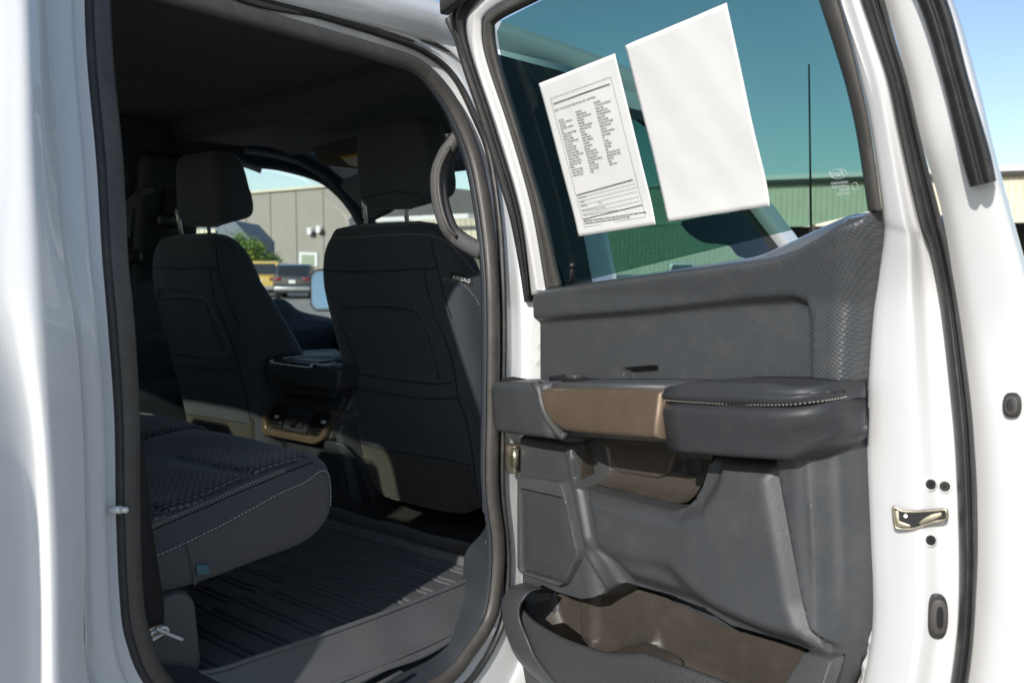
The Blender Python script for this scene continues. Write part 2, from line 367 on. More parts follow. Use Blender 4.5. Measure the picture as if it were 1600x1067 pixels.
# ------------------------------------------------------------------ the pickup: body
truck = empty('pickup_truck', (1.4, 2.26, 0), 'white crew cab pickup truck with its right rear door swung wide open', 'pickup truck')
RING = [((251,1067),(228,1067),(136,1067)),((221,1000),(199,1000),(135,1000)),((208,934),(190,934),(133,934)),((203,800),(184,800),(130,800)),
 ((202,650),(181,650),(126,650)),((193,500),(170,500),(115,500)),((183,400),(162,400),(97,400)),((176,250),(152,250),(83,250)),((162,100),(138,100),(73,100)),
 ((157,0),(134,0),(67,0)),((162,-22),(136,-45),(60,-110)),((185,-30),(175,-62),(110,-150)),((284,-4),(290,-40),(300,-90)),((450,42),(456,6),(462,-38)),
 ((590,82),(597,49),(602,4)),((655,105),(668,78),(690,32)),((697,145),(712,115),(748,70)),((727,199),(745,180),(800,150)),((748,260),(768,240),(830,230)),
 ((763,347),(783,340),(850,340)),((771,430),(788,430),(870,430)),((773,520),(790,520),(880,520)),((772,640),(788,640),(880,640)),((771,760),(787,760),(880,760)),
 ((780,840),(795,845),(890,850)),((779,900),(796,905),(900,920)),((768,965),(788,975),(905,1020)),((735,1019),(757,1042),(890,1120)),((694,1065),(712,1090),(840,1200)),
 ((600,1112),(610,1140),(700,1280)),((450,1140),(450,1170),(470,1330)),((320,1120),(300,1150),(230,1290))]
R0 = [a for a, b, c in RING]; R1 = [b for a, b, c in RING]; R2 = [c for a, b, c in RING]
lp = lambda A, B, t: [(a[0] + (b[0] - a[0]) * t, a[1] + (b[1] - a[1]) * t) for a, b in zip(A, B)]
def offs(left, top, right, bot):
    return [left] * 10 + [(left + top) / 2] * 2 + [top] * 4 + [(top + right) / 2] * 1 + [right] * 9 + [(right + bot) / 2] * 2 + [bot] * 4
ringP = lambda px, of: [body(u, v, o) for (u, v), o in zip(px, of)]
curves = [ringP(lp(R0, R1, .1), offs(.02, .02, .02, .02)), ringP(lp(R0, R1, .7), offs(.006, .006, .006, .006)), ringP(R1, offs(0, 0, 0, 0)),
          ringP(lp(R1, R2, .12), offs(.004, -.006, -.002, -.004)), ringP(lp(R1, R2, .3), offs(.012, .004, -.004, -.006)), ringP(lp(R1, R2, .34), offs(.002, -.014, -.012, -.012)),
          ringP(lp(R1, R2, .62), offs(.0, -.012, -.034, -.036)), ringP(lp(R1, R2, .92), offs(-.004, -.034, -.052, -.052)), ringP(R2, offs(-.052, -.030, -.060, -.060)), ringP(lp(R1, R2, 1.10), offs(-.030, -.012, -.045, -.045))]
loft(curves, 'door_opening_frame', 'white_paint', truck, n=420, sub=4, closed=True, thick=.0)
# outer skin behind the opening (C-pillar and rear quarter), seen at a grazing angle at the picture's left
def skin(v, us, of): return [body(u, v, o) for u, o in zip(us, of)]
rows = [skin(-160, (-520,-260,-120,-60,0,25,46,64), (-.02,-.03,-.044,-.055,-.068,-.072,-.066,-.052)),
        skin(0, (-500,-250,-110,-40,10,38,56,71), (-.02,-.03,-.044,-.056,-.070,-.076,-.068,-.052)),
        skin(250, (-490,-240,-110,-45,12,45,66,87), (-.02,-.03,-.044,-.056,-.070,-.077,-.069,-.052)),
        skin(420, (-480,-240,-110,-40,0,50,76,103), (-.06,-.065,-.060,-.058,-.062,-.074,-.067,-.052)),
        skin(540, (-470,-240,-110,-20,22,58,90,122), (-.12,-.10,-.078,-.060,-.060,-.074,-.067,-.052)),
        skin(680, (-470,-240,-110,0,48,70,98,131), (-.14,-.12,-.09,-.066,-.060,-.074,-.067,-.052)),
        skin(850, (-470,-240,-110,10,56,80,108,135), (-.15,-.125,-.092,-.068,-.060,-.073,-.066,-.052)),
        skin(1067, (-470,-240,-110,14,60,83,112,140), (-.15,-.125,-.092,-.068,-.060,-.073,-.066,-.052)),
        skin(1290, (-470,-240,-110,14,60,84,140,230), (-.15,-.125,-.092,-.068,-.060,-.073,-.066,-.052))]
A = np.array([cr(r, 90) for r in rows]); A = np.stack([cr(A[:, j], 90) for j in range(90)], 1)
grid(A, 'quarter_panel', 'white_paint', truck, thick=.02)
# skin forward of the opening and the sill below it
def yb(z, off=0): return YB + off + KB * max(0, z - ZB)
b2 = ringP(R2, offs(-.052, -.030, -.060, -.060))
fr = b2[16:28]; grid([[*fr], [np.array([1.72, yb(p[2], -.062), p[2]]) for p in fr]], 'pillar_skin', 'white_paint', truck, thick=.02)
bt = [b2[i] for i in (27, 28, 29, 30, 31, 0)]; grid([bt, [np.array([p[0], YB - .04, .42]) for p in bt], [np.array([p[0], YB + .05, .36]) for p in bt]], 'rocker_panel', 'white_paint', truck, thick=.02)
to_body = lambda X, Z, Y: np.stack([X, YB + Z + KB * np.maximum(0, Y - ZB), Y], -1)
win = rnd([(1.70,1.37),(1.70,1.78),(2.10,1.78),(2.42,1.63),(2.74,1.38)], [.03,.04,.12,.1,.03])
relief('front_door', rnd([(1.60,.60),(1.60,1.845),(2.16,1.845),(2.52,1.66),(2.94,1.34),(2.90,.60)], [.05,.02,.12,.1,.05,.05]), lambda X, Y: -.075 + .0 * X, to_body, 'white_paint', truck, hb=-.03, r=.015, res=.02, holes=[win])
relief('front_window', win, -.045, to_body, 'tinted_glass', truck, hb=-.040, r=0, res=.04, back=False)
prism([(1.52,yb(1.33,-.080),1.33),(1.43,yb(1.84,-.078),1.84),(1.69,yb(1.84,-.078),1.84),(1.69,yb(1.33,-.078),1.33)], (0,.006,0), 'pillar_applique', 'rubber', truck)
prism([(1.69,yb(1.79,-.078),1.79),(2.10,yb(1.79,-.078),1.79),(2.42,yb(1.64,-.078),1.64),(2.42,yb(1.62,-.078),1.62),(2.10,yb(1.765,-.078),1.765),(1.69,yb(1.765,-.078),1.765)], (0,.006,0), 'window_seal', 'rubber', truck)
# roof rail down to the windscreen pillar, roof, cab back
rl = [(-.12,yb(1.86),1.86),(.5,yb(1.89),1.89),(1.3,yb(1.90),1.90),(1.9,yb(1.885),1.885),(2.2,yb(1.83,.0),1.835),(2.5,yb(1.66,.02),1.67),(2.8,yb(1.46,.02),1.47),(3.05,yb(1.36,.06),1.30)]
prf = [(-.032,-.045),(.02,-.045),(.045,-.01),(.045,.02),(.01,.032),(-.03,.03)]
sweep(rl, prf, 'roof_rail', 'white_paint', truck, ref=(0,.25,1))
for s in (1,):
    sweep([(a, 4.58 - b, c + .03) for a, b, c in rl[:4]], prf, 'roof_rail', 'white_paint', truck, ref=(0,-.25,1))
rx = np.linspace(-.12, 2.2, 24); ry = np.linspace(-1, 1, 30)
P = np.array([[(x, 2.26 + t * (.895), 1.89 + .075 * (1 - abs(t) ** 2.6) - .05 * ss((x - 1.8) / .5) - .02 * ss((.3 - x) / .5)) for t in ry] for x in rx])
grid(P, 'roof', 'white_paint', truck, thick=.015)
ym, yM = 1.36, 3.16
grid([[(2.18,1.40,1.86),(2.20,2.26,1.885),(2.18,3.12,1.86)],[(2.60,1.37,1.60),(2.66,2.26,1.62),(2.60,3.15,1.60)],[(3.05,1.36,1.30),(3.16,2.26,1.31),(3.05,3.16,1.30)]], 'windscreen', 'clear_glass', truck)
# hood, fenders, dash
hx = np.linspace(2.98, 4.15, 12); hy = np.linspace(-1, 1, 16)
grid(np.array([[(x, 2.26 + t * .93, 1.20 + .05 * (1 - t ** 2) - .10 * ss((x - 3.3) / 1.1)) for t in hy] for x in hx]), 'hood', 'white_paint', truck, thick=.02)
for sy, nm in ((YB - .07, 'fender'), (3.34, 'fender')):
    box((3.55, sy + (.06 if sy < 2 else -.06), .95), (1.24, .12, .44), nm, 'white_paint', truck, .03)
box((4.2, 2.26, .85), (.12, 2.0, .65), 'grille', 'black_metal', truck, .04)
cyl(body(1268, 420, .03), hit(1264, 101, (0, YB + .05, 0), (0, 1, 0)), .0042, 'antenna_mast', 'black_metal', truck, 8, .0028)
dashx = np.array([[(x, y, z) for x, z in ((2.42,.75),(2.40,1.10),(2.44,1.18),(2.60,1.235),(2.85,1.27),(3.10,1.29))] for y in np.linspace(1.38, 3.14, 10)])
grid(dashx, 'dashboard', 'trim_dark', truck, thick=.01)
# far side: doors, window openings, pillars, seen through the cab
YF = 3.16
to_far = lambda X, Z, Y: np.stack([X, YF - Z - KB * np.maximum(0, Y - ZB), Y], -1)
def hw(u, v): p = hit(u, v, (0, YF, ZB), (0, 1, KB)); return (p[0], p[2])
fwin = cr([(1.80,1.30),(1.80,1.60),(1.80,1.79),(1.92,1.815),hw(391,261),hw(440,268),hw(495,284),hw(525,306),hw(545,330),hw(558,352),hw(572,376),hw(590,420),hw(590,470),hw(560,498),hw(520,499),hw(497,494),hw(460,485),hw(430,466),(2.0,1.245)], 120, True)
rwin = rnd([(.62,1.34),(.64,1.76),(1.50,1.79),(1.50,1.32)], .06)
relief('far_door_panel', rnd([(.3,.55),(.3,1.94),(2.25,1.94),(3.0,1.30),(3.0,.55)], .05), lambda X, Y: .03 + .05 * ss((1.22 - Y) / .04) + .02 * ss((1.0 - Y) / .03) * ss((Y - .8) / .03), to_far, 'trim_dark', truck, hb=.0, r=.03, res=.022, holes=[fwin, rwin])
fbig = fwin.mean(0) + (fwin - fwin.mean(0)) * 1.12
relief('far_body_side', rnd([(-.1,.4),(-.1,1.88),(2.2,1.88),(3.0,1.34),(3.0,.4)], .05), -.15, to_far, 'white_paint', truck, hb=-.05, r=.02, res=.03, holes=[fbig, rwin])
relief('far_front_window', fwin, -.06, to_far, 'clear_glass', truck, hb=-.06, r=0, res=.05, back=False)
relief('far_rear_window', rwin, -.06, to_far, 'privacy_glass', truck, hb=-.06, r=0, res=.05, back=False)
sweep([hit(u, v, (0, YF - .16, 0), (0, 1, 0)) for u, v in ((380,226),(430,235),(470,248),(515,277),(545,312),(570,352),(592,395),(606,440))], [(-.03,-.02),(.03,-.02),(.05,.03),(.03,.05),(-.05,.04)], 'screen_pillar_trim', 'trim_dark', truck, ref=(.4,-.6,.7), n=50)
prism([hit(u, v, (2.36, 0, 0), (1, 0, 0)) for u, v in ((462,215),(760,195),(760,262),(705,268),(640,303),(604,332),(576,346),(556,318),(526,288),(480,262))], (.03, 0, 0), 'screen_header_trim', 'headliner', truck, .01)
# pillar trim with belt and grab handle on the far B-pillar
relief('far_pillar_trim', rnd([(1.53,.9),(1.56,1.30),(1.55,1.80),(1.78,1.80),(1.80,1.3),(1.86,.9)], .03), .075, to_far, 'trim_dark', truck, hb=.03, r=.03, res=.012)
sweep([hit(266, 205 + k * 55, (0, 3.0, 0), (0, 1, 0)) for k in range(5)], [(-.023,-.001),(.023,-.001),(.023,.001),(-.023,.001)], 'seat_belt', 'belt', truck, ref=(0,1,0), n=16)
box(hit(266, 345, (0, 2.98, 0), (0, 1, 0)), (.09, .03, .045), 'belt_guide', 'black_metal', truck, .012)
sweep([hit(u, v, (0, 2.98, 0), (0, 1, 0)) for u, v in ((196,372),(200,330),(210,312),(228,300),(238,298))], circ(.016, 10, .011), 'grab_handle', 'trim_grey', truck, ref=(0,1,0), n=24)
box(hit(206, 402, (0, 2.99, 0), (0, 1, 0)), (.06, .05, .05), 'belt_guide', 'black_metal', truck, .015)
# rear wall with its tinted window
to_back = lambda X, Z, Y: np.stack([.0 + Z + .12 * np.maximum(0, Y - 1.3), X, Y], -1)
bw = rnd([(1.37,1.40),(1.45,1.80),(2.98,1.80),(3.02,1.40)], .05)
relief('cab_rear_wall', rnd([(1.26,.45),(1.26,1.3),(1.40,1.88),(3.12,1.88),(3.25,1.3),(3.25,.45)], .05), -.06, to_back, 'white_paint', truck, hb=-.01, r=.02, res=.03, holes=[bw])
relief('cab_rear_trim', rnd([(1.26,.45),(1.26,1.3),(1.40,1.88),(3.12,1.88),(3.25,1.3),(3.25,.45)], .05), .03, to_back, 'trim_dark', truck, hb=-.008, r=.02, res=.03, holes=[bw])
relief('rear_window', bw, -.02, to_back, 'privacy_glass', truck, hb=-.02, r=0, res=.05, back=False)
relief('rear_quarter_trim', rnd([(-.08,.45),(-.08,1.90),(.50,1.90),(.50,1.36),(.54,.45)], .03), .03, to_body, 'trim_dark', truck, hb=.05, r=.0, res=.03)
# bed and wheels (only to be met from beside the photograph's own place)
for yy in (1.22, 3.30): box((-1.12, yy, 1.02), (1.9, .10, .62), 'bed_side', 'white_paint', truck, .03)
box((-2.05, 2.26, 1.0), (.08, 2.1, .6), 'tailgate', 'white_paint', truck, .03); box((-1.12, 2.26, .78), (1.85, 2.0, .06), 'bed_floor', 'black_metal', truck, 0)
for wx in (3.55, -.75):
    for wy in (1.32, 3.20):
        wl = cyl((wx, wy - .13, .41), (wx, wy + .13, .41), .41, 'wheel', 'rubber', truck, 40, bev=.03)
        cyl((wx, wy - .14, .41), (wx, wy + .14, .41), .23, 'rim', 'chrome', wl, 24, bev=.01)
box((.9, 2.26, .52), (6.0, 1.2, .12), 'chassis_frame', 'black_metal', truck, .02)
# headliner with its cross ridge, inner floor and sill
X = np.linspace(.0, 2.12, 140); Yv = np.linspace(1.37, 3.15, 90)
def hl(x, y):
    e = min(y - 1.37, 3.15 - y)
    xr = 1.60 + .05 * (y - 2.2)
    z = 1.905 - .055 * (1 - dome(e / .12)) - .050 * ss((x - xr) / .05) - .012 * math.exp(-((x - xr - .06) / .035) ** 2) - .06 * ss((x - 2.0) / .3) - .012 * math.exp(-((x - .95 - .12 * (y - 1.6)) / .10) ** 2)
    return z + .006 * math.sin(x * 6) * math.sin(y * 3)
grid([[(x, y, hl(x, y)) for y in Yv] for x in X], 'headliner', 'headliner', truck, thick=-.01)
fl = [[(x, y, .680 + .10 * math.exp(-((y - 2.26) / .17) ** 4)) for y in np.linspace(1.30, 3.16, 80)] for x in np.linspace(.0, 2.9, 80)]
grid(fl, 'floor_carpet', 'carpet', truck, thick=.04)
# ---- the weatherstrip round the opening and its inner trim
n_ = 420
Pc = np.array(ringP(R0, [.0] * len(R0)))
bulb = [(math.cos(a) * .0165, math.sin(a) * .0125 - .004) for a in np.linspace(0, 2 * math.pi, 14, endpoint=False)]
sweep(Pc, bulb, 'weatherstrip', 'seal_rubber', truck, ref=(0,-1,0), n=n_, closed=True)
Pl = np.array(ringP(lp(R0, R1, .82), [-.001] * len(R0)))
sweep(Pl, circ(.0055, 8, .008), 'weatherstrip_lip', 'rubber', truck, ref=(0,-1,0), n=n_, closed=True)
def inset(P2, d):
    P = np.asarray(P2, float); T = np.roll(P, -1, 0) - np.roll(P, 1, 0); T /= np.linalg.norm(T, axis=1)[:, None]
    Nn = np.stack([-T[:, 1], T[:, 0]], -1); c = P.mean(0)
    s = np.sign(((c - P) * Nn).sum(1))[:, None]; s = np.sign(s.sum()); return P + Nn * s * d
I0 = np.array(ringP(lp(R0, inset(R0, 12), 1.0), [.004] * len(R0)))
dv = np.array([(-.06,.10,0)] * 10 + [(-.04,.08,.03)] * 2 + [(0,.07,.05)] * 4 + [(.05,.08,.03)] + [(.07,.08,0)] * 8 + [(.03,.10,.02)] * 2 + [(.02,.12,.03)] + [(0,.11,.04)] * 4)
mids = I0 + dv * .25 + np.array([(0, 0, .004)]); end = I0 + dv
loft([I0 + (0, .012, 0) - dv * .04, I0, mids, end], 'opening_trim', 'trim_dark', truck, n=300, sub=4, closed=True)
# sill plate ridge
rp = [body(u, v, .045) for u, v in ((764,845),(759,885),(750,935),(722,985),(690,1022),(645,1062),(560,1100),(440,1120))]
sweep(rp, circ(.009, 10, .006), 'sill_plate_ridge', 'trim_grey', truck, ref=(0,-1,1))
for k in range(5):
    a = hit(455 + k * 38, 1072 - k * 3, (0, 0, .652), (0, 0, 1)); box(a, (.075, .010, .006), 'sill_plate_rib', 'trim_grey', truck, .003, Matrix.Rotation(.12, 4, 'Z'))
# ---- near B-pillar trim and its grab handle
pt = [(716,115),(739,190),(754,260),(760,330),(760,400),(758,470),(757,560),(756,640),(756,720),(757,800)]
loft([[body(u + 8, v, .03) for u, v in pt], [body(u - 1, v, .05) for u, v in pt], [body(u - 5, v, .085) + (.01,0,0) for u, v in pt], [body(u - 2, v, .12) + (.06,.0,0) for u, v in pt]], 'pillar_trim', 'trim_grey', truck, n=60, sub=4, thick=0)
hp = [(740,198),(722,206),(704,230),(690,258),(686,285),(690,320),(700,352),(713,369),(733,382),(754,392)]
ho = [.045,.07,.10,.115,.12,.12,.115,.11,.08,.045]
HP = [body(u, v, o) for (u, v), o in zip(hp, ho)]
gh = sweep(HP, [(a * 1.4, b * 1.25) for a, b in [(-.011,-.011),(-.004,-.016),(.006,-.015),(.012,-.006),(.011,.008),(.003,.013),(-.008,.011),(-.012,.002)]], 'grab_handle', 'trim_grey', truck, ref=(0,-1,0), n=70)
sweep([body(u - 1, v, o - .018) for (u, v), o in list(zip(hp, ho))[2:8]], circ(.0045, 8), 'grip_insert', 'seal_rubber', gh, ref=(0,-1,0), n=40)
# striker and exposed bolt on the rear jamb
st = cyl(body(171, 797, .0), body(190, 796, -.022), .0052, 'door_striker', 'chrome', truck, 14, bev=.001)
cyl(body(188, 796, -.021), body(200, 797, -.03), .0042, 'striker_tip', 'chrome', st, 12, bev=.0015)

# ------------------------------------------------------------------ front seats
def patch(T, poly, name, m, parent, lift=.004, rpx=10, res=5.0, H=None, uvs=1.0):
    P = np.asarray(poly, float); lo = P.min(0) - res; hi = P.max(0) + res
    xs = np.arange(lo[0], hi[0] + res, res); ys = np.arange(lo[1], hi[1] + res, res); X, Y = np.meshgrid(xs, ys); D, bx, by = sdf(X, Y, P)
    ins = D > 0; cell = ins[:-1, :-1] | ins[1:, :-1] | ins[:-1, 1:] | ins[1:, 1:]; mv = (D <= 0) | (D < res * .3)
    X = np.where(mv, bx, X); Y = np.where(mv, by, Y); D = np.where(mv, 0, D); lf = lift * dome(D / rpx) - .002 * (D <= 0)
    if H is not None: lf = lf + H(X, Y)
    R, C = X.shape; idx = -np.ones(R * C, int); V = []; fc = []; uv = []
    for i, j in zip(*np.nonzero(cell)):
        q = [(i, j), (i, j + 1), (i + 1, j + 1), (i + 1, j)]; f = []
        for a, b in q:
            k = a * C + b
            if idx[k] == -1:
                c = cast(T, X[a, b], Y[a, b], 0)
                if c is None: idx[k] = -2
                else: idx[k] = len(V); V.append(c[0] + c[1] * lf[a, b]); uv.append((c[0][0] * uvs, c[0][1] * uvs))
            f.append(idx[k])
        if min(f) >= 0: fc.append(tuple(f))
    if not fc: return None
    return raw(name, V, fc, m, parent, True, np.array(uv))
def seat(sp):
    xb, zb, rec, y0, y1, H, W, dep = sp['xb'], sp['zb'], sp['rec'], sp['y0'], sp['y1'], sp['H'], sp['W'], sp['dep']
    ux = -math.sin(rec); uz = math.cos(rec); nb = np.array([-math.cos(rec), 0, -math.sin(rec)])      # up the back; normal of its rear face
    Pb = np.array([xb, 0, zb])
    def bh(u, v): p = hit(u, v, Pb, nb); return (p[1], (p[0] - xb) * ux + (p[2] - zb) * uz)
    yc = (y0 + y1) / 2; nh = 150; nc = 190
    slot = np.array([bh(u, v) for u, v in sp['slot']]); panel = np.array([bh(u, v) for u, v in sp['panel']]); pock = np.array([bh(u, v) for u, v in sp['pocket']])
    rows = []
    for i in range(nh):
        t = i / (nh - 1); h = H * (1 - (1 - t) ** 1.0)
        e = max(0, (h - (H - .25)) / .25); k = (1 - e ** 2.6) ** (1 / 2.6) if e < 1 else 0.0; dep = sp['dep'] * min(2.1, 1 + 3.3 * max(0, (H * .79 - h)))
        wt = W * (1 - .10 * (1 - h / H) ** 1.5) * (.42 + .58 * k) if e > 0 else W * (1 - .10 * (1 - h / H) ** 1.5)
        kb = 1 - max(0, (.05 - h) / .05) ** 2 * .25
        # section: rounded box, its front wider than the back
        sec = []
        for j in range(nc):
            a = 2 * math.pi * j / nc; c, s = math.cos(a), math.sin(a); pw = .42
            sy = math.copysign(abs(c) ** pw, c); sx = math.copysign(abs(s) ** pw, s)
            d = dep * (.55 + .45 * k) * kb if e > 0 else dep * kb
            fl_ = 1 + .10 * (sx * .5 + .5) + (.10 * math.sin(math.pi * min(1, h / (H * .85))) * ss((sx + .2) / 1.2))
            sec.append((yc + sy * wt * fl_ * kb, d * (1 + sx) / 2 + .35 * dep * (1 - k) * (e > 0) * (1 if sx < 0 else -.3) * min(1, 1), sx))
        rows.append([(y, h if e < 1 else H, dd, sx) for y, dd, sx in sec])
    A = np.array(rows); Yc, Hc, Dc, Sx = A[..., 0], A[..., 1], A[..., 2], A[..., 3]
    back = ss((-Sx - .80) / .2)
    disp = -.016 * pstep(Yc, Hc, slot, .012) - .008 * pstep(Yc, Hc, panel, .02) + .006 * pstep(Yc, Hc, pock, .008)
    disp += .004 * np.sin(Yc * 31 + Hc * 9) * np.sin(Hc * 17) * .4
    Dc = Dc - disp * back
    V = np.stack([xb + Hc * ux + Dc * math.cos(rec), Yc, zb + Hc * uz + Dc * math.sin(rec)], -1)
    o = grid(V, 'front_seat', 'seat_fabric', truck, closed=True, caps=True, uv=np.stack([Yc, Hc], -1)); fixn(o)
    T = bvh(o)
    for q in sp['seams']: seamline(T, q, .0022, 'seam', 'seam', o, lift=-.0006)
    for q in sp['stitch']: stitches(T, q, 'stitching', o, m=sp.get('thread', 'thread'), pitch=.009, ln=.006, r=.0007)
    for q in sp['carpet']: patch(T, q, 'carpet_panel', 'seat_carpet', o, .005, 6, 6)
    # headrest
    hc = hit(*sp['hr'], (sp['hx'], 0, 0), (1, 0, 0)); hy, hz, hd = sp['hs']; G = []
    for i in range(49):
        ph = -math.pi / 2 + math.pi * i / 48; row = []
        for j in range(72):
            a = 2 * math.pi * j / 72; cp = math.copysign(abs(math.cos(ph)) ** .30, 1); sp_ = math.copysign(abs(math.sin(ph)) ** .5, math.sin(ph))
            sy = math.copysign(abs(math.cos(a)) ** .34, math.cos(a)); sx = math.copysign(abs(math.sin(a)) ** .55, math.sin(a))
            zz = sp_ * hz; y = sy * cp * hy * (1 - .16 * (zz / hz + 1) / 2); x = sx * cp * hd * (1 - .12 * (zz / hz))
            row.append((hc[0] + x - zz * math.tan(rec * .7) + .012 * (1 - sy * sy) * (sx < 0), hc[1] + y, hc[2] + zz + (.012 * sx * (zz < 0))))
        G.append(row)
    hr = fixn(grid(G, 'headrest', 'seat_fabric', o, closed=True))
    Th = bvh(hr)
    for q in sp['hseam']: seamline(Th, q, .0016, 'headrest_seam', 'seam', o, lift=-.0004)
    for (a, b) in sp['posts']:
        p = hit(*a, (hc[0], 0, 0), (1, 0, 0)); q = hit(*b, (hc[0] + .02, 0, 0), (1, 0, 0)); q = p + (q - p) * 1.35; p = p + (p - q) * .4
        cyl(p, q, .0060, 'headrest_post', 'chrome', o, 14)
        for f in (.45, .66): c = p + (q - p) * f; cyl(c + (-.004, -.0, .003), c + (-.007, 0, -.004), .0022, 'post_notch', 'black_metal', o, 8)
    # cushion in front
    box((xb + .12 + .27, yc, zb + .15), (.52, W * 1.95, .15), 'seat_cushion', 'seat_fabric', o, .05, seg=4)
    box((xb + .30, yc, zb + .03), (.40, W * 1.5, .10), 'seat_base', 'black_metal', o, .02)
    return o, T
W4 = lambda L: [(u / 3.05 + 480, v / 3.05 + 150) for u, v in L]
W6 = lambda L: [(u / 2.964 + 480, v / 2.964 + 480) for u, v in L]
W3 = lambda L: [(u / 3.333 + 200, v / 3.333 + 180) for u, v in L]
W5 = lambda L: [(u / 3.333 + 200, v / 3.333 + 420) for u, v in L]
sp = dict(xb=1.75, zb=.745, rec=math.radians(12), y0=1.62, y1=2.135, W=.272, H=.785, dep=.13, hx=1.65, hr=(630, 253), hs=(.152, .110, .062),
  slot=rnd(W6([(150,-25),(330,-30),(430,-25),(500,-15),(490,5),(330,-6),(160,2)]), 8), panel=rnd(W6([(150,10),(330,-3),(470,10),(530,80),(610,335),(400,320),(190,290),(215,180)]), 30),
  pocket=rnd(W6([(180,290),(400,335),(620,355),(690,345),(700,420),(560,425),(330,390),(200,370)]), 6),
  seams=[W4([(60,828),(200,838),(400,835),(480,826),(625,822)]), W4([(590,690),(605,760),(625,830),(650,940),(690,1060)]) , W6([(600,60),(650,180),(680,290),(700,420),(735,520),(765,680),(778,800),(790,880)]), W4([(555,822),(575,930),(610,1050)]),
         W6([(150,10),(200,3),(330,0),(470,12),(520,50),(570,170),(612,335)]), W6([(180,290),(280,315),(400,335),(520,350),(620,355),(685,342)]), W6([(200,370),(330,392),(450,412),(560,424),(700,420)]),
         W6([(150,60),(190,160),(240,300)]), W6([(240,625),(330,655),(480,680),(640,705),(760,732)]), W6([(270,725),(400,770),(560,805),(780,832)]), W6([(215,580),(250,640),(290,790),(330,870)])],
  stitch=[W4([(135,680),(250,672),(400,662),(520,660),(600,668),(670,700),(730,760),(775,810),(800,850)]), W4([(640,870),(700,882),(750,905),(800,960),(820,1000)])],
  carpet=[W6([(212,590),(240,632),(480,686),(760,738),(790,900),(795,1000),(600,935),(430,920),(330,880),(275,850),(230,760)])],
  hseam=[W4([(205,490),(300,480),(420,458),(520,470),(560,500)])],
  posts=[((568,312),(572,356)), ((634,306),(636,352))])
s1, T1 = seat(sp)
tg = W4([(685,838),(750,858),(740,890),(678,866)])
P_, N_ = surf_path(T1, [(u, v) for u, v in tg], .006, 4)
if len(P_) == 4:
    P_[2] = P_[1] + P_[3] - P_[0]
    N_[0] = np.cross(P_[1] - P_[0], P_[3] - P_[0]); N_[0] /= np.linalg.norm(N_[0]); N_[0] *= 1 if N_[0] @ (EYE - P_[0]) > 0 else -1
    pr = prism(list(P_), N_[0] * .004, 'airbag_label', 'label_black', s1)
    ex = P_[1] - P_[0]; L_ = np.linalg.norm(ex); ex /= L_; ey = P_[0] - P_[3]; ey -= ex * (ey @ ex); ey /= np.linalg.norm(ey)
    text('AIRBAG', .0135, 'airbag_lettering', 'label_white', s1, P_[0] + ex * .006 - ey * .0150 + N_[0] * .0046, ex, ey, bold=.0003, lift=.0006)
sd = dict(xb=1.64, zb=.745, rec=math.radians(11), y0=2.45, y1=2.92, W=.246, H=.772, dep=.13, hx=1.575, hr=(331, 295), hs=(.152, .106, .062),
  slot=rnd(W3([(140,915),(260,905),(385,915),(390,945),(260,948),(145,960)]), 8), panel=rnd(W3([(145,965),(270,957),(395,965),(430,1020),(545,1260),(360,1250),(190,1225),(160,1100)]), 30),
  pocket=rnd(W5([(185,430),(360,462),(550,470),(565,530),(380,515),(205,490)]), 6),
  seams=[W3([(90,792),(250,800),(400,797),(470,792)]), W3([(458,680),(465,760),(480,840),(520,960),(580,1100)]), W5([(480,240),(560,440),(610,640),(640,800),(650,900)]), W3([(425,797),(450,960),(500,1060)]),
         W3([(145,965),(180,957),(320,957),(400,975),(430,1060),(500,1230)]), W5([(185,430),(360,462),(550,468)]), W5([(205,490),(380,515),(565,530)]), W5([(245,745),(400,770),(615,805)])],
  stitch=[W3([(160,668),(300,662),(460,664),(560,700),(620,760)]), W3([(488,842),(560,870),(640,950),(720,1050),(800,1170)])], thread='dark_thread',
  carpet=[W5([(235,742),(400,768),(615,803),(660,750),(665,900),(560,890),(240,880)])], hseam=[], posts=[((279,342),(284,368)), ((325,335),(327,366))])
s2, T2 = seat(sd)

# ------------------------------------------------------------------ centre console with rear vents
con = box((2.00, 2.27, .93), (.62, .30, .42), 'center_console', 'trim_dark', truck, .03)
cp = lambda u, v, x=1.66: hit(u, v, (x, 0, 0), (1, 0, 0))
# lid/armrest
lidp = [cp(415,565,1.60), cp(530,575,1.60), cp(527,612,1.60), cp(418,600,1.60)]
prism(lidp, (.42, 0, .0), 'console_lid', 'leather', con, .012)
prism([cp(420,598,1.63), cp(524,610,1.63), cp(522,622,1.63), cp(424,612,1.63)], (.38, 0, 0), 'console_lid_base', 'trim_dark', con, .006)
# rear face: bezel ring, vents, outlet
def vp(L, x=1.66): return [cp(u, v, x) for u, v in L]
bz = W5([(752,695),(700,800),(692,835),(720,862),(985,915),(1035,892),(1110,750),(1085,735)]); bzi = W5([(768,700),(735,790),(740,825),(770,835),(990,872),(1015,858),(1075,760),(1062,742)])
to_con = lambda X, Z, Y: np.stack([1.66 - Z, X, Y], -1)
cv = lambda L: [(cp(u, v)[1], cp(u, v)[2]) for u, v in L]
face = rnd(cv(W5([(745,690),(690,810),(690,850),(725,885),(985,935),(1055,905),(1150,770),(1110,735)])), .012)
relief('vent_housing', face, .0, to_con, 'trim_grey', con, hb=-.09, r=.02, res=.004)
relief('vent_bezel', rnd(cv(bz), .012), .016, to_con, 'bronze', con, hb=.0, r=.006, res=.0025, holes=[rnd(cv(bzi), .008)])
relief('vent_back', rnd(cv(bzi), .008), .002, to_con, 'black_metal', con, hb=.0, r=0, res=.006)
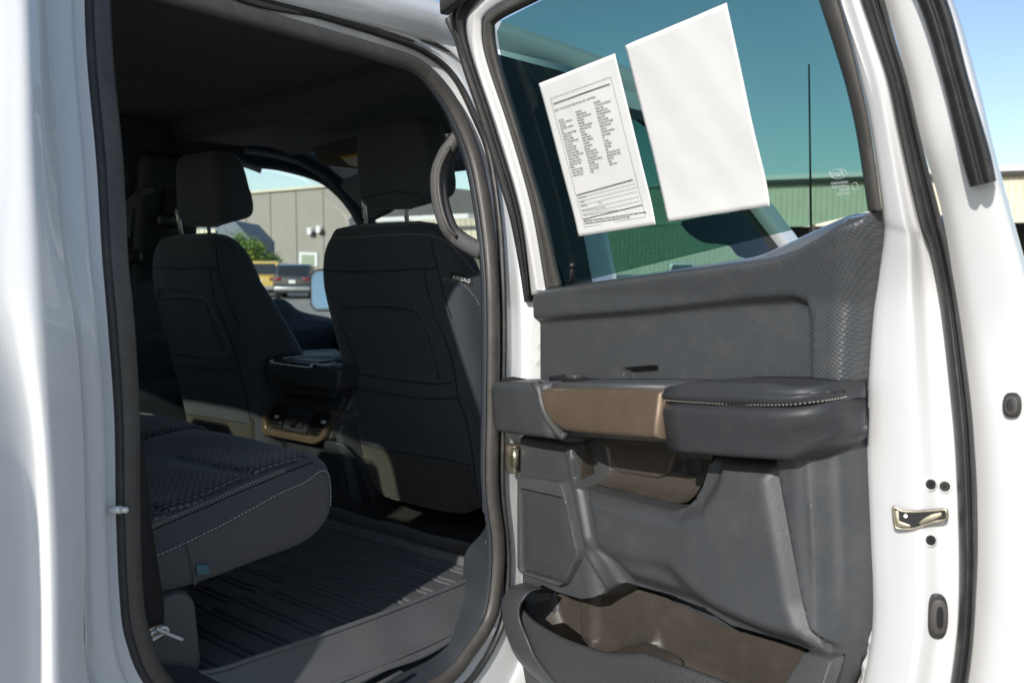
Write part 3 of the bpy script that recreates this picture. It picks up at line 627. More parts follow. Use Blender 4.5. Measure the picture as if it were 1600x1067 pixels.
for k in range(5):
    for (a, b, c, d) in (((762,722),(838,736),(735,808),(815,826)), ((985,760),(1062,772),(950,850),(1025,862))):
        p, q = np.array(a) + (np.array(c) - a) * (k + .5) / 5, np.array(b) + (np.array(d) - b) * (k + .5) / 5
        P = cp(*W5([p])[0]); Q = cp(*W5([q])[0]); P[0] -= .010; Q[0] -= .010
        sweep([P, Q], [(-.0045,-.001),(.0045,-.0025),(.0045,-.001),(-.0045,.001)], 'vent_slat', 'black_metal', con, ref=(0,0,1), n=3)
for a in ((775,768), (1018,798)): box(cp(*W5([a])[0], 1.645), (.012, .014, .010), 'vent_tab', 'chrome', con, .003)
pl = rnd(cv(W5([(855,715),(985,735),(940,860),(818,832)])), .004)
relief('outlet_panel', pl, .012, to_con, 'trim_dark', con, hb=.0, r=.003, res=.004)
relief('outlet_cover', rnd(cv(W5([(875,735),(965,750),(925,830),(860,815)])), .005), .018, to_con, 'rubber', con, hb=.01, r=.004, res=.003)
relief('outlet_plug', rnd(cv(W5([(878,755),(915,762),(912,800),(895,815),(862,808),(864,780)])), .006), .036, to_con, 'black_metal', con, hb=.01, r=.006, res=.0025)
# console foot and tunnel side
grid(np.array([[(x, y, z) for x, y, z in ((1.66, yy, .90), (1.70, yy, .86), (1.74, yy + (yy - 2.27) * .1, .72))] for yy in np.linspace(2.09, 2.44, 8)]), 'console_foot', 'trim_dark', con, thick=.01)
prism([(1.66,2.10,.94),(1.71,2.10,.72),(2.3,2.10,.72),(2.3,2.10,1.12),(1.75,2.10,1.12)], (0,.03,0), 'console_side', 'plastic', con, .01)
# ------------------------------------------------------------------ rear bench
def pillow(prof, y0, y1, r, name, m, parent, ny=60, npf=120, wob=.003, r1=None):
    P = cr(prof, npf, True); T = np.roll(P, -1, 0) - np.roll(P, 1, 0); T /= np.linalg.norm(T, axis=1)[:, None]; Nn = np.stack([-T[:, 1], T[:, 0]], -1)
    area = .5 * np.sum(P[:, 0] * np.roll(P[:, 1], -1) - np.roll(P[:, 0], -1) * P[:, 1]); Nn *= 1 if area > 0 else -1
    G = []; r1 = r1 or r
    for t in np.concatenate([np.linspace(0, .12, 14) ** 1, np.linspace(.14, .86, ny - 28), np.linspace(.88, 1, 14)]):
        y = y0 + (y1 - y0) * t; a = (y - y0) / r; b = (y1 - y) / r1; ins_ = r * (1 - dome(a)) + r1 * (1 - dome(b)); cc = (P.max(0) + P.min(0)) / 2; hh = (P.max(0) - P.min(0)) / 2; Q = cc + (P - cc) * (1 - np.minimum(ins_, .05) / hh)
        G.append([(q[0], y, q[1] + wob * math.sin(q[0] * 23 + y * 13)) for q in Q])
    o = grid(G, name, m, parent, closed=True, caps=True); fixn(o); o.data.set_sharp_from_angle(angle=math.radians(40)); return o
bench = pillow([(.40,.87),(.62,.878),(.80,.880),(.93,.886),(1.02,.902),(1.066,.935),(1.080,.975),(1.078,1.020),(1.060,1.052),(1.02,1.062),(.90,1.045),(.75,1.022),(.55,1.008),(.42,.99)], 1.365, 1.845, .045, 'rear_seat_cushion', 'bolster_fabric', truck)
b3 = pillow([(.40,.87),(.62,.878),(.80,.880),(.95,.886),(1.08,.902),(1.12,.935),(1.135,.975),(1.13,1.020),(1.11,1.048),(1.06,1.056),(.90,1.042),(.75,1.022),(.55,1.008),(.42,.99)], 1.855, 3.10, .045, 'rear_seat_cushion', 'bolster_fabric', truck)
pillow([(.20,.98),(.12,1.3),(.06,1.50),(.10,1.54),(.18,1.52),(.26,1.3),(.36,1.02),(.30,.97)], 1.40, 3.08, .05, 'rear_seat_back', 'seat_fabric', truck, r1=.05)
for yy in (1.66, 2.26, 2.85): box((.13, yy, 1.60), (.09, .25, .17), 'rear_headrest', 'seat_fabric', truck, .035, seg=4)
TB = bvh(bench); TC = bvh(b3)
Z7 = lambda L: [(u / 2.91 + 200, v / 2.91 + 700) for u, v in L]
# side cover of the cushion
sidepx = [(200,905)] + Z7([(92,505),(265,430),(420,355),(560,280),(690,208),(800,160),(868,112),(900,108),(918,150),(920,230),(912,300),(880,385),(800,460),(680,525),(520,585),(320,640),(145,668),(60,690)])
side = patch(TB, sidepx, 'cushion_side', 'side_fabric', bench, .0016, 3, 5, uvs=1)
TS = bvh(bench, side) if side else TB
if side:                                       # UV of the side runs along x and z
    uvl = side.data.uv_layers[0].data
    for l in side.data.loops: co = side.data.vertices[l.vertex_index].co; uvl[l.index].uv = (co.x, co.z)
stitches(TS, Z7([(70,515),(265,428),(420,352),(560,277),(690,205),(800,157),(868,109),(898,107),(915,140),(920,230),(914,300),(895,350)]), 'stitching', bench, pitch=.0075, ln=.005, r=.0008, lift=.001)
for dv_ in (0, 12): stitches(TS, Z7([(30,400 - dv_),(200,325 - dv_),(350,262 - dv_),(500,195 - dv_),(620,145 - dv_),(720,104 - dv_)]), 'stitching', bench, pitch=.006, ln=.004, r=.0006)
seamline(TS, Z7([(40,402),(200,331),(350,268),(500,201),(620,151),(720,110),(840,64)]), .0018, 'seam', 'seam', bench)
seamline(TS, Z7([(262,430),(285,500),(298,580),(308,650)]), .0035, 'piping', 'side_fabric', bench, lift=.001)
def scale_pts(P, s): P = np.asarray(P, float); c = P.mean(0); return c + (P - c) * s
for q in (Z7([(20,115),(180,60),(365,92),(575,135),(430,200),(260,280),(200,300),(20,262)]), Z7([(20,275),(110,290),(195,306),(60,372),(20,385)]),
          [(272,716),(300,701),(332,687),(386,692),(440,699),(488,708),(470,722),(404,743),(340,731)]):
    patch(TB, rnd(q, 8), 'seat_insert', 'insert_fabric', bench, .006, 9, 4)
patch(TC, rnd([(196,650),(215,649),(263,662),(303,675),(294,686),(245,698),(212,712),(190,722)], 8), 'seat_insert', 'insert_fabric', b3, .006, 9, 4)
tb = np.array([hit(u, v, (0, 1.360, 0), (0, 1, 0)) for u, v in Z7([(308,530),(366,527),(366,570),(311,574)])]); nb_ = [np.array([0, -1., 0])]
if len(tb) == 4: tb[2] = tb[1] + tb[3] - tb[0]; prism(list(tb), nb_[0] * .003, 'pull_tab', 'blue_tab', bench, .0008)
# plastic seat foot, belt webbing and anchor at the near rear corner
foot = relief('seat_foot', rnd([(.62,.66),(.62,.87),(.765,.885),(.79,.86),(.80,.74),(.77,.69)], .02), 0, lambda X, Z, Y: np.stack([X, 1.375 - Z, Y], -1), 'trim_grey', truck, hb=-.05, r=.012, res=.006)
bp = [body(u, v, o) for u, v, o in ((205,700,.10),(213,790,.11),(222,860,.115),(232,920,.12),(237,958,.125),(236,984,.125))]
sweep(bp, [(-.024,-.0012),(.024,-.0012),(.024,.0012),(-.024,.0012)], 'seat_belt', 'belt', truck, ref=(.25,-1,0), n=40)
box(body(232, 990, .12), (.05, .016, .022), 'belt_anchor', 'steel', truck, .005, Matrix.Rotation(.2, 4, 'Z'))
lt = sweep([body(u, v, .105) for u, v in ((236,1000),(250,992),(262,986),(258,980),(246,984),(236,990))], circ(.0028, 8), 'latch_loop', 'chrome', truck, ref=(0,-1,0), closed=True, n=40)
sweep([body(u, v, .10) for u, v in ((244,982),(262,990),(285,999))], circ(.0030, 8), 'latch_rod', 'chrome', truck, ref=(0,-1,0), n=12)

# ------------------------------------------------------------------ rubber floor mat
def matz(X, Y):
    rowi = np.floor(X / .072); sh = .016 * ss((Y - 1.655) / .012) + .016 * ss((Y - 1.80) / .012)
    q = (X + sh) / .072; f = q - np.floor(q); k = np.floor(q) % 2
    g = np.maximum(np.exp(-((f - .30) / .050) ** 4), np.exp(-((f - .56) / .050) ** 4))
    m_ = ss((Y - 1.39) / .012) * ss((2.42 - Y) / .02) * ss((X - .74) / .01) * ss((1.485 - X) / .01)
    pad = .003 * np.exp(-((Y - 1.645 - .03 * (rowi % 2)) / .022) ** 4) * np.exp(-((f - .5) / .22) ** 4)
    lip = .022 * np.exp(-((Y - (1.345)) / .009) ** 4) + .016 * np.exp(-((X - 1.515) / .012) ** 4)
    return .722 - .013 * g * m_ + pad * m_ + lip + .05 * ss((Y - 1.98) / .14)
xs = np.arange(.70, 1.535, .0020); ysm = np.concatenate([[1.290,1.293,1.297,1.302,1.308,1.315,1.322,1.328,1.333,1.336,1.339], np.arange(1.342, 2.2, .0042)])
def edge_y(x): return -.018 * math.sin(math.pi * (x - .75) / .75) + .05 * ss((x - 1.42) / .12) + .03 * ss((.80 - x) / .08)
G = []
for x in xs:
    r_ = []
    for y in ysm:
        z = float(matz(x, y)); 
        if y < 1.342: t = (1.342 - y) / .052; z = .742 - .087 * t ** .8 + .003 * math.sin(x * 30) * t
        r_.append((x, y + edge_y(x) * float(ss((1.60 - y) / .25)), z))
    G.append(r_)
mt = grid(G, 'floor_mat', 'mat_rubber', None, thick=.003); tag(mt, 'ribbed black rubber floor mat with raised edge on the rear footwell floor', 'floor mat')
sweep([(x, 1.344 + edge_y(x), .7425) for x in np.linspace(.74, 1.50, 14)], circ(.0055, 8), 'raised_rim', 'mat_rubber', mt, n=80)
sweep([(x, 1.300 + edge_y(x), .668) for x in np.linspace(.78, 1.48, 14)], circ(.004, 8), 'bottom_rim', 'mat_rubber', mt, n=80)
cxm = hit(640, 830, (0, 0, .73), (0, 0, 1)); G = [[(1.545 + .05 * math.sin(j * .7) * 0 + i * .018, 1.50 + j * .05, .705 + .032 * math.sin(math.pi * i / 6) * (.9 + .1 * math.sin(j * 1.3))) for j in range(13)] for i in range(7)]
grid(G, 'carpet_fold', 'seat_carpet', truck, thick=.004)

# ------------------------------------------------------------------ the open rear door
def dP(L, of): return [door(u, v, o) for (u, v), o in zip(L, of if hasattr(of, '__len__') else [of] * len(L))]
L0 = [(878,447),(850,328),(819,224),(783,103),(774,50),(782,32),(845,0),(950,-52),(1100,-110),(1215,-125),(1260,-70),(1279,0),(1300,65),(1322,138),(1339,216),(1356,330)]
L1 = [(854,452),(832,328),(798,207),(761,95),(754,45),(762,22),(805,-5),(930,-72),(1090,-135),(1230,-155),(1285,-90),(1311,0),(1328,60),(1343,121),(1360,200),(1378,330)]
L2 = [(828,462),(813,340),(775,207),(737,92),(727,40),(737,12),(775,-20),(915,-95),(1085,-165),(1250,-185),(1320,-90),(1347,0),(1364,50),(1390,130),(1408,215),(1437,345)]
L3 = [(824,470),(803,340),(764,210),(727,99),(701,28),(720,-10),(755,-45),(905,-120),(1085,-190),(1270,-210),(1350,-100),(1382,0),(1397,55),(1419,130),(1441,225),(1473,350)]
lower = rnd(DL([(828,455),(1000,425),(1180,400),(1320,330),(1392,340),(1402,600),(1408,850),(1396,1130),(1200,1180),(900,1120),(800,950),(800,680),(812,670)], .0), .02)
trimz = np.array(DL([(850,470),(1300,350),(1370,345),(1350,600),(1350,960),(1320,1100),(1250,1160),(900,1100),(822,920),(815,700),(835,600)], .0))
rd = relief('rear_door', lower, lambda X, Y: -.005 - .05 * pstep(X, Y, trimz, .02), D3, 'inner_paint', truck, hb=-.062, r=.01, res=.012)
loft([dP(L0, -.004), dP(lp(L0, L1, .06), .012), dP(lp(L0, L1, .45), .024), dP(lp(L0, L1, .9), .022), dP(L1, .010)], 'glass_run', 'seal_rubber', rd, n=240, sub=3, thick=.004)
jA = [(1380,370),(1364,470),(1355,600),(1352,700),(1358,850),(1362,960),(1352,1040),(1330,1130)]
jD = [(1452,385),(1468,470),(1483,600),(1492,700),(1498,850),(1497,960),(1489,1040),(1475,1130)]
jE = [(1481,390),(1496,470),(1514,600),(1523,700),(1527,850),(1524,960),(1517,1040),(1503,1130)]
K1, K2, K3 = L1 + jA, L2 + jD, L3 + jE
def mo(a, b): return [a] * 14 + [a * .8 + b * .2, a * .55 + b * .45, a * .2 + b * .8] + [b] * 7
wfr = loft([dP(K1, mo(.006, -.010)), dP(lp(K1, K2, .08), mo(.019, .004)), dP(lp(K1, K2, .5), mo(.024, .010)), dP(lp(K1, K2, .62), mo(.024, .004)), dP(lp(K1, K2, .78), mo(.022, -.016)), dP(lp(K1, K2, .9), mo(.018, -.022)), dP(K2, mo(.002, -.026))], 'window_frame', 'inner_paint', rd, n=330, sub=3, thick=.02)
loft([dP(K2, mo(.0, -.026)), dP(lp(K2, K3, .1), mo(.018, -.004)), dP(lp(K2, K3, .5), mo(.026, .004)), dP(lp(K2, K3, .60), mo(.012, -.008)), dP(lp(K2, K3, .78), mo(.018, -.002)), dP(lp(K2, K3, .95), mo(.006, -.010)), dP(K3, mo(-.012, -.034))], 'door_seal', 'rubber', rd, n=330, sub=3, thick=.003)
# top front corner cap
prism(dP([(701,26),(706,22),(745,-8),(775,-40),(740,-60),(700,0)], .03), DN * .02, 'corner_cap', 'rubber', rd, .004)
sweep(dP([(702,30),(716,60),(727,99),(745,152),(764,210),(785,280),(803,340),(816,405),(826,470)], .0), [(-.008,-.03),(.008,-.03),(.010,.004),(-.002,.012),(-.010,.004)], 'front_seal_flap', 'rubber', rd, ref=DN, n=80)
fA = [(1270,-210),(1350,-100),(1382,0),(1419,130),(1441,225),(1473,340),(1502,520),(1519,650),(1527,784),(1525,934),(1503,1130)]
fB = [(1330,-260),(1432,-100),(1485,0),(1524,130),(1547,225),(1578,340),(1628,520),(1665,650),(1682,784),(1680,934),(1650,1130)]
fl_off = [0.0] * 5 + [-.012] + [-.026] * 5
def ofs(a): return [x + a for x in fl_off]
flg = loft([dP(fA, ofs(-.012)), dP(lp(fA, fB, .2), ofs(-.006)), dP(lp(fA, fB, .55), ofs(-.010)), dP(lp(fA, fB, .85), ofs(-.018)), dP(fB, ofs(-.030)), dP(lp(fA, fB, 1.01), ofs(-.06)), dP(lp(fA, fB, .6), ofs(-.07))], 'door_flange', 'inner_paint', rd, n=140, sub=5)
sR = [(1375,-120),(1432,0),(1465,100),(1490,200),(1504,255),(1515,293)]; sQ = [(1424,-120),(1480,0),(1514,123),(1543,222),(1552,258),(1557,283)]
loft([dP(sR, -.012), dP(lp(sR, sQ, .04), .006), dP(lp(sR, sQ, .35), .013), dP(lp(sR, sQ, .5), .005), dP(lp(sR, sQ, .75), .010), dP(lp(sR, sQ, .97), .002), dP(sQ, -.02)], 'outer_seal', 'rubber', rd, n=80, sub=4, caps=False)
# outer skin (seen only from another place)
skz = rnd(DL([(828,455),(1180,400),(1330,330),(1560,340),(1660,650),(1675,850),(1650,1130),(1200,1230),(900,1180),(800,950),(800,680)], -.07), .03)
relief('door_skin', skz, lambda X, Y: -.062 + 0 * X, D3, 'white_paint', rd, hb=-.085, r=.02, res=.03)
# glass
gz = np.array(DL(L0[:-1] + [(1356,330)], 0)); gp_ = cr(gz, 90, True)
gl = relief('door_glass', gz, -.003, D3, 'tinted_glass', rd, hb=-.003, r=0, res=.05, back=False)
# lock pin, check plug, screws, latch
cyl(door(892,444,.035), door(894,415,.035), .0036, 'lock_pin', 'black_metal', rd, 12, bev=.001); cyl(door(894,419,.035), door(894,411,.035), .0052, 'lock_pin_head', 'black_metal', rd, 12, bev=.001)
JN = lambda u, v, o: door(u, v, o)
TW = bvh(wfr)
def on(u, v, l=0.0, T=None):
    c = cast(T or TW, u, v, l)
    return (c[0], c[1]) if c is not None else (door(u, v, -.02), DN)
for (u, v) in ((1452,756),(1477,759),(1452,843)):
    a, jn = on(u, v, .001); jn = jn * .7 - ray(u, v) / np.linalg.norm(ray(u, v)) * .5; jn /= np.linalg.norm(jn); cyl(a - jn * .004, a + jn * .0012, .0092, 'screw_washer', 'inner_paint', rd, 20, bev=.001)
    cyl(a, a + jn * .0042, .0062, 'latch_screw', 'black_metal', rd, 16, bev=.001); cyl(a + jn * .0041, a + jn * .0047, .0026, 'screw_socket', 'seam', rd, 6)
lz = [(1396,794),(1402,794),(1410,798),(1432,799),(1460,797),(1476,796),(1479,800),(1478,811),(1460,815),(1440,822),(1425,826),(1402,825),(1398,815)]
lc_, ln_ = on(1437, 810, .0022); ln_ = ln_ * .6 + DN * .4; lq = lambda u, v, l=0: hit(u, v, lc_ + ln_ * l, ln_)
prism([lq(u, v) for u, v in lz], -ln_ * .0015, 'latch_opening', 'label_black', rd)
sweep([lq(u, v, .0006) for u, v in lz], circ(.0020, 8), 'latch_rim', 'brass_metal', rd, ref=DN, closed=True, n=80)
prism([lq(u, v, .0006) for u, v in ((1399,797),(1405,797),(1406,814),(1424,820),(1422,824),(1401,823))], DN * .0016, 'latch_plate', 'brass_metal', rd, .0008)
prism([lq(u, v, .0006) for u, v in ((1446,808),(1458,802),(1472,800),(1473,806),(1458,812),(1440,820),(1436,816))], DN * .002, 'latch_pawl', 'brass_metal', rd, .0008)
cyl(lq(1415,806), lq(1415,806,.003), .0030, 'latch_bolt', 'steel', rd, 12, bev=.001)
TF = bvh(flg)
for nm, cu, cv_, rx_, ry_, T_ in (('drain_plug', 1462, 961, 16.5, 35, TW), ('rubber_bumper', 1583, 633, 14.5, 20, TF)):
    for k, (sc_, ln, m_) in enumerate(((1, .005, 'rubber'), (.78, .008, 'seal_rubber'), (.5, .0086, 'rubber' if nm == 'rubber_bumper' else 'seam'))):
        cn, nn_ = on(cu, cv_, .003, T_); nn_ = nn_ * .6 + DN * .4
        P = [(lambda uu, vv: hit(uu, vv, cn, nn_))(cu + math.copysign(abs(math.cos(t)) ** .75, math.cos(t)) * rx_ * (sc_ if k < 2 or nm == 'rubber_bumper' else .34), cv_ + math.copysign(abs(math.sin(t)) ** .8, math.sin(t)) * ry_ * sc_) for t in np.linspace(0, 2 * math.pi, 32, endpoint=False)]
        prism(P, on(cu, cv_, 0, T_)[1] * ln, nm if k == 0 else nm + '_ring', m_, rd, .002)
# hinge seen between body and door
hg = box(hit(804, 716, (0, YB - .03, 0), (0, 1, 0)), (.03, .03, .06), 'door_hinge', 'brass_metal', rd, .006)
cyl(hit(805, 700, (0, YB - .05, 0), (0, 1, 0)), hit(805, 728, (0, YB - .05, 0), (0, 1, 0)), .008, 'hinge_pin', 'brass_metal', rd, 12)
# ---- upper trim panel
upp = [(828,457),(848,449),(920,438),(1000,427),(1090,414),(1150,406),(1195,398),(1235,384),(1270,364),(1300,344),(1330,331),(1366,323),(1376,327),(1378,345),(1379,372),(1372,420),(1362,480),(1355,540),(1352,600),(1352,654),(1328,662),(1200,640),(1000,640),(830,640),(829,560),(829,500)]
OU = .045
up2 = np.array([dsz(u, v, .004 if u > 1340 else OU) for u, v in upp]); reclip = np.array(DL([(780,505),(840,500),(1000,488),(1150,472),(1235,467),(1255,474),(1261,500),(1262,700),(700,700)], OU))
ridge = np.array(DL([(1262,300),(1338,345),(1333,400),(1326,480),(1322,600),(1322,700),(1500,700),(1500,300)], OU)); pull = np.array(DL([(966,578),(1016,574),(1020,600),(1020,640),(966,640)], OU))
def hup(X, Y):
    return OU - .016 * pstep(X, Y, reclip, .016) - .022 * pstep(X, Y, ridge, .050) - .020 * pstep(X, Y, pull, .008) + .003 * np.sin(X * 5)
card = relief('upper_trim_panel', rnd(up2, .008, 3), hup, D3, 'door_panel', rd, hb=-.002, r=.014, res=.007, back=False, feats=[(reclip, .016), (ridge, .05), (pull, .008)])
# ---- armrest: lofted cross-sections (distance from panel, height)
def arm(stations, name, m, back=.03, re=.010, ex_=None):
    G = []
    for (u, vt, vb, ot, ob, s_sh) in stations:
        s, zt = dsz(u, vt, ot); s2, zb_ = dsz(u, vb, ob); s = s + s_sh; r = re; sec = []
        def arcp(c, r_, a0, a1, k=6): return [(c[0] + r_ * math.cos(a), c[1] + r_ * math.sin(a)) for a in np.linspace(a0, a1, k)]
        sec += [(back, zt + .001), (back * .5 + ot * .5, zt + .002)] + arcp((ot - r, zt - r), r, math.pi / 2, 0) + [(ot * .5 + ob * .5, (zt + zb_) / 2)] + arcp((ob - r, zb_ + r), r, 0, -math.pi / 2) + [(ob * .5 + back * .5, zb_ - .004 + .0), (back, zb_ - .004)]
        G.append([D3(s, a, b) for a, b in sec])
    A_ = np.array(G); o = grid(A_, name, m, rd, closed=True, caps=True); fixn(o); return o
capst = [(768,600,668,.10,.095,0),(771,597,674,.115,.108,0),(790,597,677,.130,.122,0),(815,597,680,.138,.128,0),(838,598,682,.142,.130,0),(852,598,684,.142,.130,0)]
a1 = arm(capst, 'armrest_cap', 'plastic', re=.012)
ring_ = [(833,600,0),(838,604,0),(842,612,0),(846,632,0),(856,655,0),(872,676,0),(880,682,0)]
sweep([door(u, v, .146 if k > 0 else .135) for k, (u, v, _) in enumerate(ring_)], [(-.006,-.012),(.006,-.012),(.006,.002),(0,.005),(-.006,.002)], 'armrest_ring', 'plastic_light', rd, ref=DN, n=40)
# bronze pull panel follows its own outline
bzp = rnd(DL([(838,604),(930,603),(1033,605),(1034,650),(1033,692),(990,689),(930,684),(880,679),(862,665),(850,645)], .150), .006)
to_arm = D3
relief('bronze_panel', bzp, lambda X, Y: .150 + .004 * np.sin((Y - bzp[:, 1].min()) / .07 * 3.1), D3, 'bronze', rd, hb=.10, r=.012, res=.004)
arm([(838,599,670,.128,.12,0),(900,598,680,.132,.12,0),(1036,600,690,.134,.12,0)], 'armrest_core', 'plastic', re=.006)
# switch pack on top
sw0, zsw = dsz(900, 600, .09)
box(D3(sw0, .085, zsw + .004), (.12, .045, .012), 'switch_plate', 'label_black', rd, .003, Matrix.Rotation(math.atan2(DS[1], DS[0]), 4, 'Z'))
box(D3(sw0 - .01, .085, zsw + .012), (.030, .022, .010), 'window_switch', 'plastic', rd, .003, Matrix.Rotation(math.atan2(DS[1], DS[0]), 4, 'Z'))
box(D3(dsz(800, 597, .09)[0], .085, dsz(800, 595, .09)[1] + .002), (.05, .03, .006), 'grip_pocket', 'seam', rd, .002, Matrix.Rotation(math.atan2(DS[1], DS[0]), 4, 'Z'))
# leather block, lower body then the cushion on top
arm([(1036,629,706,.146,.138,0),(1060,630,708,.148,.140,0),(1120,633,713,.150,.140,0),(1190,636,717,.150,.134,0),(1215,636,716,.148,.125,0),(1255,634,695,.136,.110,0),(1285,630,680,.118,.092,0),(1305,628,670,.094,.076,0),(1318,626,663,.078,.066,0),(1323,626,661,.068,.060,0)], 'armrest_body', 'leather', re=.014)
ac = arm([(1036,605,628,.145,.147,0),(1060,600,629,.145,.149,0),(1100,597,632,.145,.151,0),(1190,599,635,.147,.151,0),(1235,604,635,.143,.149,0),(1265,603,632,.130,.138,0),(1290,600,629,.110,.117,0),(1308,598,626,.088,.094,0),(1318,598,624,.076,.082,0),(1322,600,622,.068,.074,0)], 'armrest_pad', 'leather', re=.011)
TA = bvh(ac)
stitches(TA, [(1036,625),(1100,629),(1160,632),(1230,632),(1262,629),(1300,624),(1327,619)], 'stitching', rd, m='thread', pitch=.0058, ln=.0036, r=.0006, lift=.0004)
# ---- lower trim
Z8 = lambda L: [(u / 2.54 + 750, v / 2.54 + 660) for u, v in L]
OL = .055
lowp = rnd([dsz(u, v, -.004 if u > 1300 else OL) for u, v in [(808,676),(900,690),(1030,700),(1205,716),(1262,680),(1352,656),(1357,700),(1361,800),(1366,900),(1363,980),(1346,1030),(1325,1080),(1300,1160),(1050,1160),(900,1090),(830,1010),(812,912),(809,800)]], .01)
cub = np.array(DL(Z8([(372,60),(400,255),(560,292),(760,342),(815,332),(850,300),(880,250),(905,170),(940,60)]), OL))
binp = np.array(DL(Z8([(170,690),(250,650),(300,675),(400,705),(450,700),(545,648),(720,700),(850,752),(960,822),(1280,912),(1395,940),(1330,1080),(900,1250),(100,900)]), OL))
rib = np.array(DL(Z8([(1158,135),(1165,200),(1210,450),(1262,720),(1290,830),(1390,935),(1345,880),(1330,600),(1318,350),(1305,50),(1230,90)]), OL + .03))
big = np.array(DL(Z8([(395,262),(560,298),(775,350),(850,320),(905,230),(935,130),(1160,160),(1262,720),(1330,920),(1100,870),(930,800),(760,720),(545,648),(470,560),(440,480)]), OL + .02))
lowbelly = rnd(DL(Z8([(430,500),(620,535),(765,565),(860,660),(960,745),(1290,905),(1200,1100),(500,900)]), OL), .01)
rightp = np.array(DL(Z8([(1318,30),(1335,500),(1390,900),(1400,1100),(1700,1100),(1700,-20)]), OL))
spk = np.array(DL(Z8([(150,200),(345,235),(362,275),(412,500),(408,560),(350,660),(300,660),(150,600)]), OL))
strut = np.array(DL(Z8([(345,80),(372,80),(405,260),(450,510),(545,645),(480,670),(420,520),(400,430)]), OL))
edge_w = np.array(DL([(1352,640),(1357,700),(1361,800),(1366,900),(1363,980),(1400,980),(1400,640)], OL))
def hlow(X, Y):
    dbig = sdf(X, Y, big)[0]
    h = OL + .022 * ss(dbig / .030 + .10) + .030 * pstep(X, Y, rib, .018) * 1.0
    h = h - .020 * pstep(X, Y, lowbelly, .045)
    h = h - .006 * pstep(X, Y, rightp, .02) + .010 * pstep(X, Y, strut, .014)
    ks = ss(sdf(X, Y, spk)[0] / .02 + 1.0); h = h * (1 - ks) + OL * ks
    h = h - .075 * pstep(X, Y, cub, .006) - .080 * pstep(X, Y, binp, .006)
    return h
low = relief('lower_trim_panel', lowp, hlow, D3, 'plastic', rd, hb=-.010, r=.012, res=.007, back=False, feats=[(cub, .006), (binp, .006), (rib, .018), (strut, .014), (big, .004), (rightp, .02), (lowbelly, .045)])
# liners of the cubby and the bin in their browner plastic
cubl = rnd(DL(Z8([(395,66),(412,240),(560,276),(765,325),(808,318),(835,292),(868,240),(905,140),(925,66)]), OL - .02), .008)
relief('upper_cubby', cubl, lambda X, Y: -.020 + .045 * (1 - dome(sdf(X, Y, cubl)[0] / .035)), D3, 'cubby_plastic', rd, hb=-.03, r=0, res=.005, back=False)
relief('cubby_plate', rnd(DL(Z8([(512,80),(518,175),(545,198),(700,222),(745,205),(775,110),(790,80)]), -.010), .008), -.012, D3, 'cubby_plastic', rd, hb=-.02, r=.002, res=.006)
prism([door(u, v, o) for (u, v), o in zip(Z8([(410,80),(462,110),(484,275),(402,262)]), (.05,-.005,.0,.05))], DN * .004, 'cubby_side', 'cubby_plastic', rd, .002)
binl = rnd(DL(Z8([(180,660),(250,640),(400,690),(545,640),(720,690),(960,810),(1290,905),(1290,1250),(640,1250),(440,1040),(310,870)]), -.02), .01)
bend = np.array(DL(Z8([(100,600),(262,600),(275,700),(335,850),(420,905),(420,1300),(0,1300),(0,600)]), -.02)); bflr = np.array(DL(Z8([(335,850),(420,888),(560,900),(700,862),(716,940),(860,1000),(1000,1060),(1000,1400),(0,1400),(0,850)]), -.02)); bmid = np.array(DL(Z8([(396,600),(410,860),(460,880),(465,600)]), -.02))
relief('bin_back', binl, lambda X, Y: -.024 + .060 * pstep(X, Y, bend, .035) + .030 * pstep(X, Y, bflr, .03) + .012 * pstep(X, Y, bmid, .02), D3, 'cubby_plastic', rd, hb=-.03, r=0, res=.009, back=False, feats=[(bend, .035), (bflr, .03), (bmid, .02)])
# bin floor, steps and outer wall
def dz(u, v, o): return dsz(u, v, o)
wallT = Z8([(150,735),(200,790),(300,850),(400,890),(490,916),(570,920),(640,920),(720,948),(800,975),(900,1012),(990,1045),(1100,1080),(1205,1110)])
wallO = [.118] * 13; wallO = [.100,.112,.120,.124,.126,.126,.126,.126,.126,.122,.118,.112,.105]
tp = [dsz(u, v, o) for (u, v), o in zip(wallT, wallO)]
Gf = [[D3(s, o, z - d) for d, o in ((.34, o0 - .06), (.22, o0 - .03), (.12, o0 - .012), (.03, o0), (.006, o0), (0, o0 - .004), (-.001, o0 - .008), (.002, o0 - .013), (.02, o0 - .016), (.30, o0 - .05))] for (s, z), o0 in zip(cr(tp, 60), np.interp(np.linspace(0, 12, 60), range(13), wallO))]
bw_ = grid(Gf, 'bin_wall', 'speaker', rd, caps=False); 
rimL = [(s, z, o) for (u, v), o in zip(Z8([(245,655),(205,672),(178,700),(158,735)]), (.05,.075,.09,.100)) for s, z in [dsz(u, v, o)]]
cl = [(1055,700,150)]
bl = Z8([(182,632),(130,650),(98,685),(88,725),(92,790),(112,860),(150,940),(235,1034),(330,1130)]); br_ = Z8([(250,658),(205,672),(178,700),(160,738),(165,790),(190,850),(225,930),(300,1030),(390,1130)])
bo = [.055,.085,.10,.105,.105,.105,.103,.10,.095]
loft([dP(bl, [o - .05 for o in bo]), dP(bl, [o - .01 for o in bo]), dP(lp(bl, br_, .2), [o + .006 for o in bo]), dP(lp(bl, br_, .7), [o + .012 for o in bo]), dP(br_, [o + .004 for o in bo]), dP(br_, [o - .06 for o in bo])], 'bin_end', 'plastic', rd, n=60, sub=4, thick=0)
steps = [dsz(*p, .02) for p in Z8([(430,880),(700,850),(720,930),(1000,1010)])]
zf = dsz(*Z8([(560,905)])[0], .05)[1]
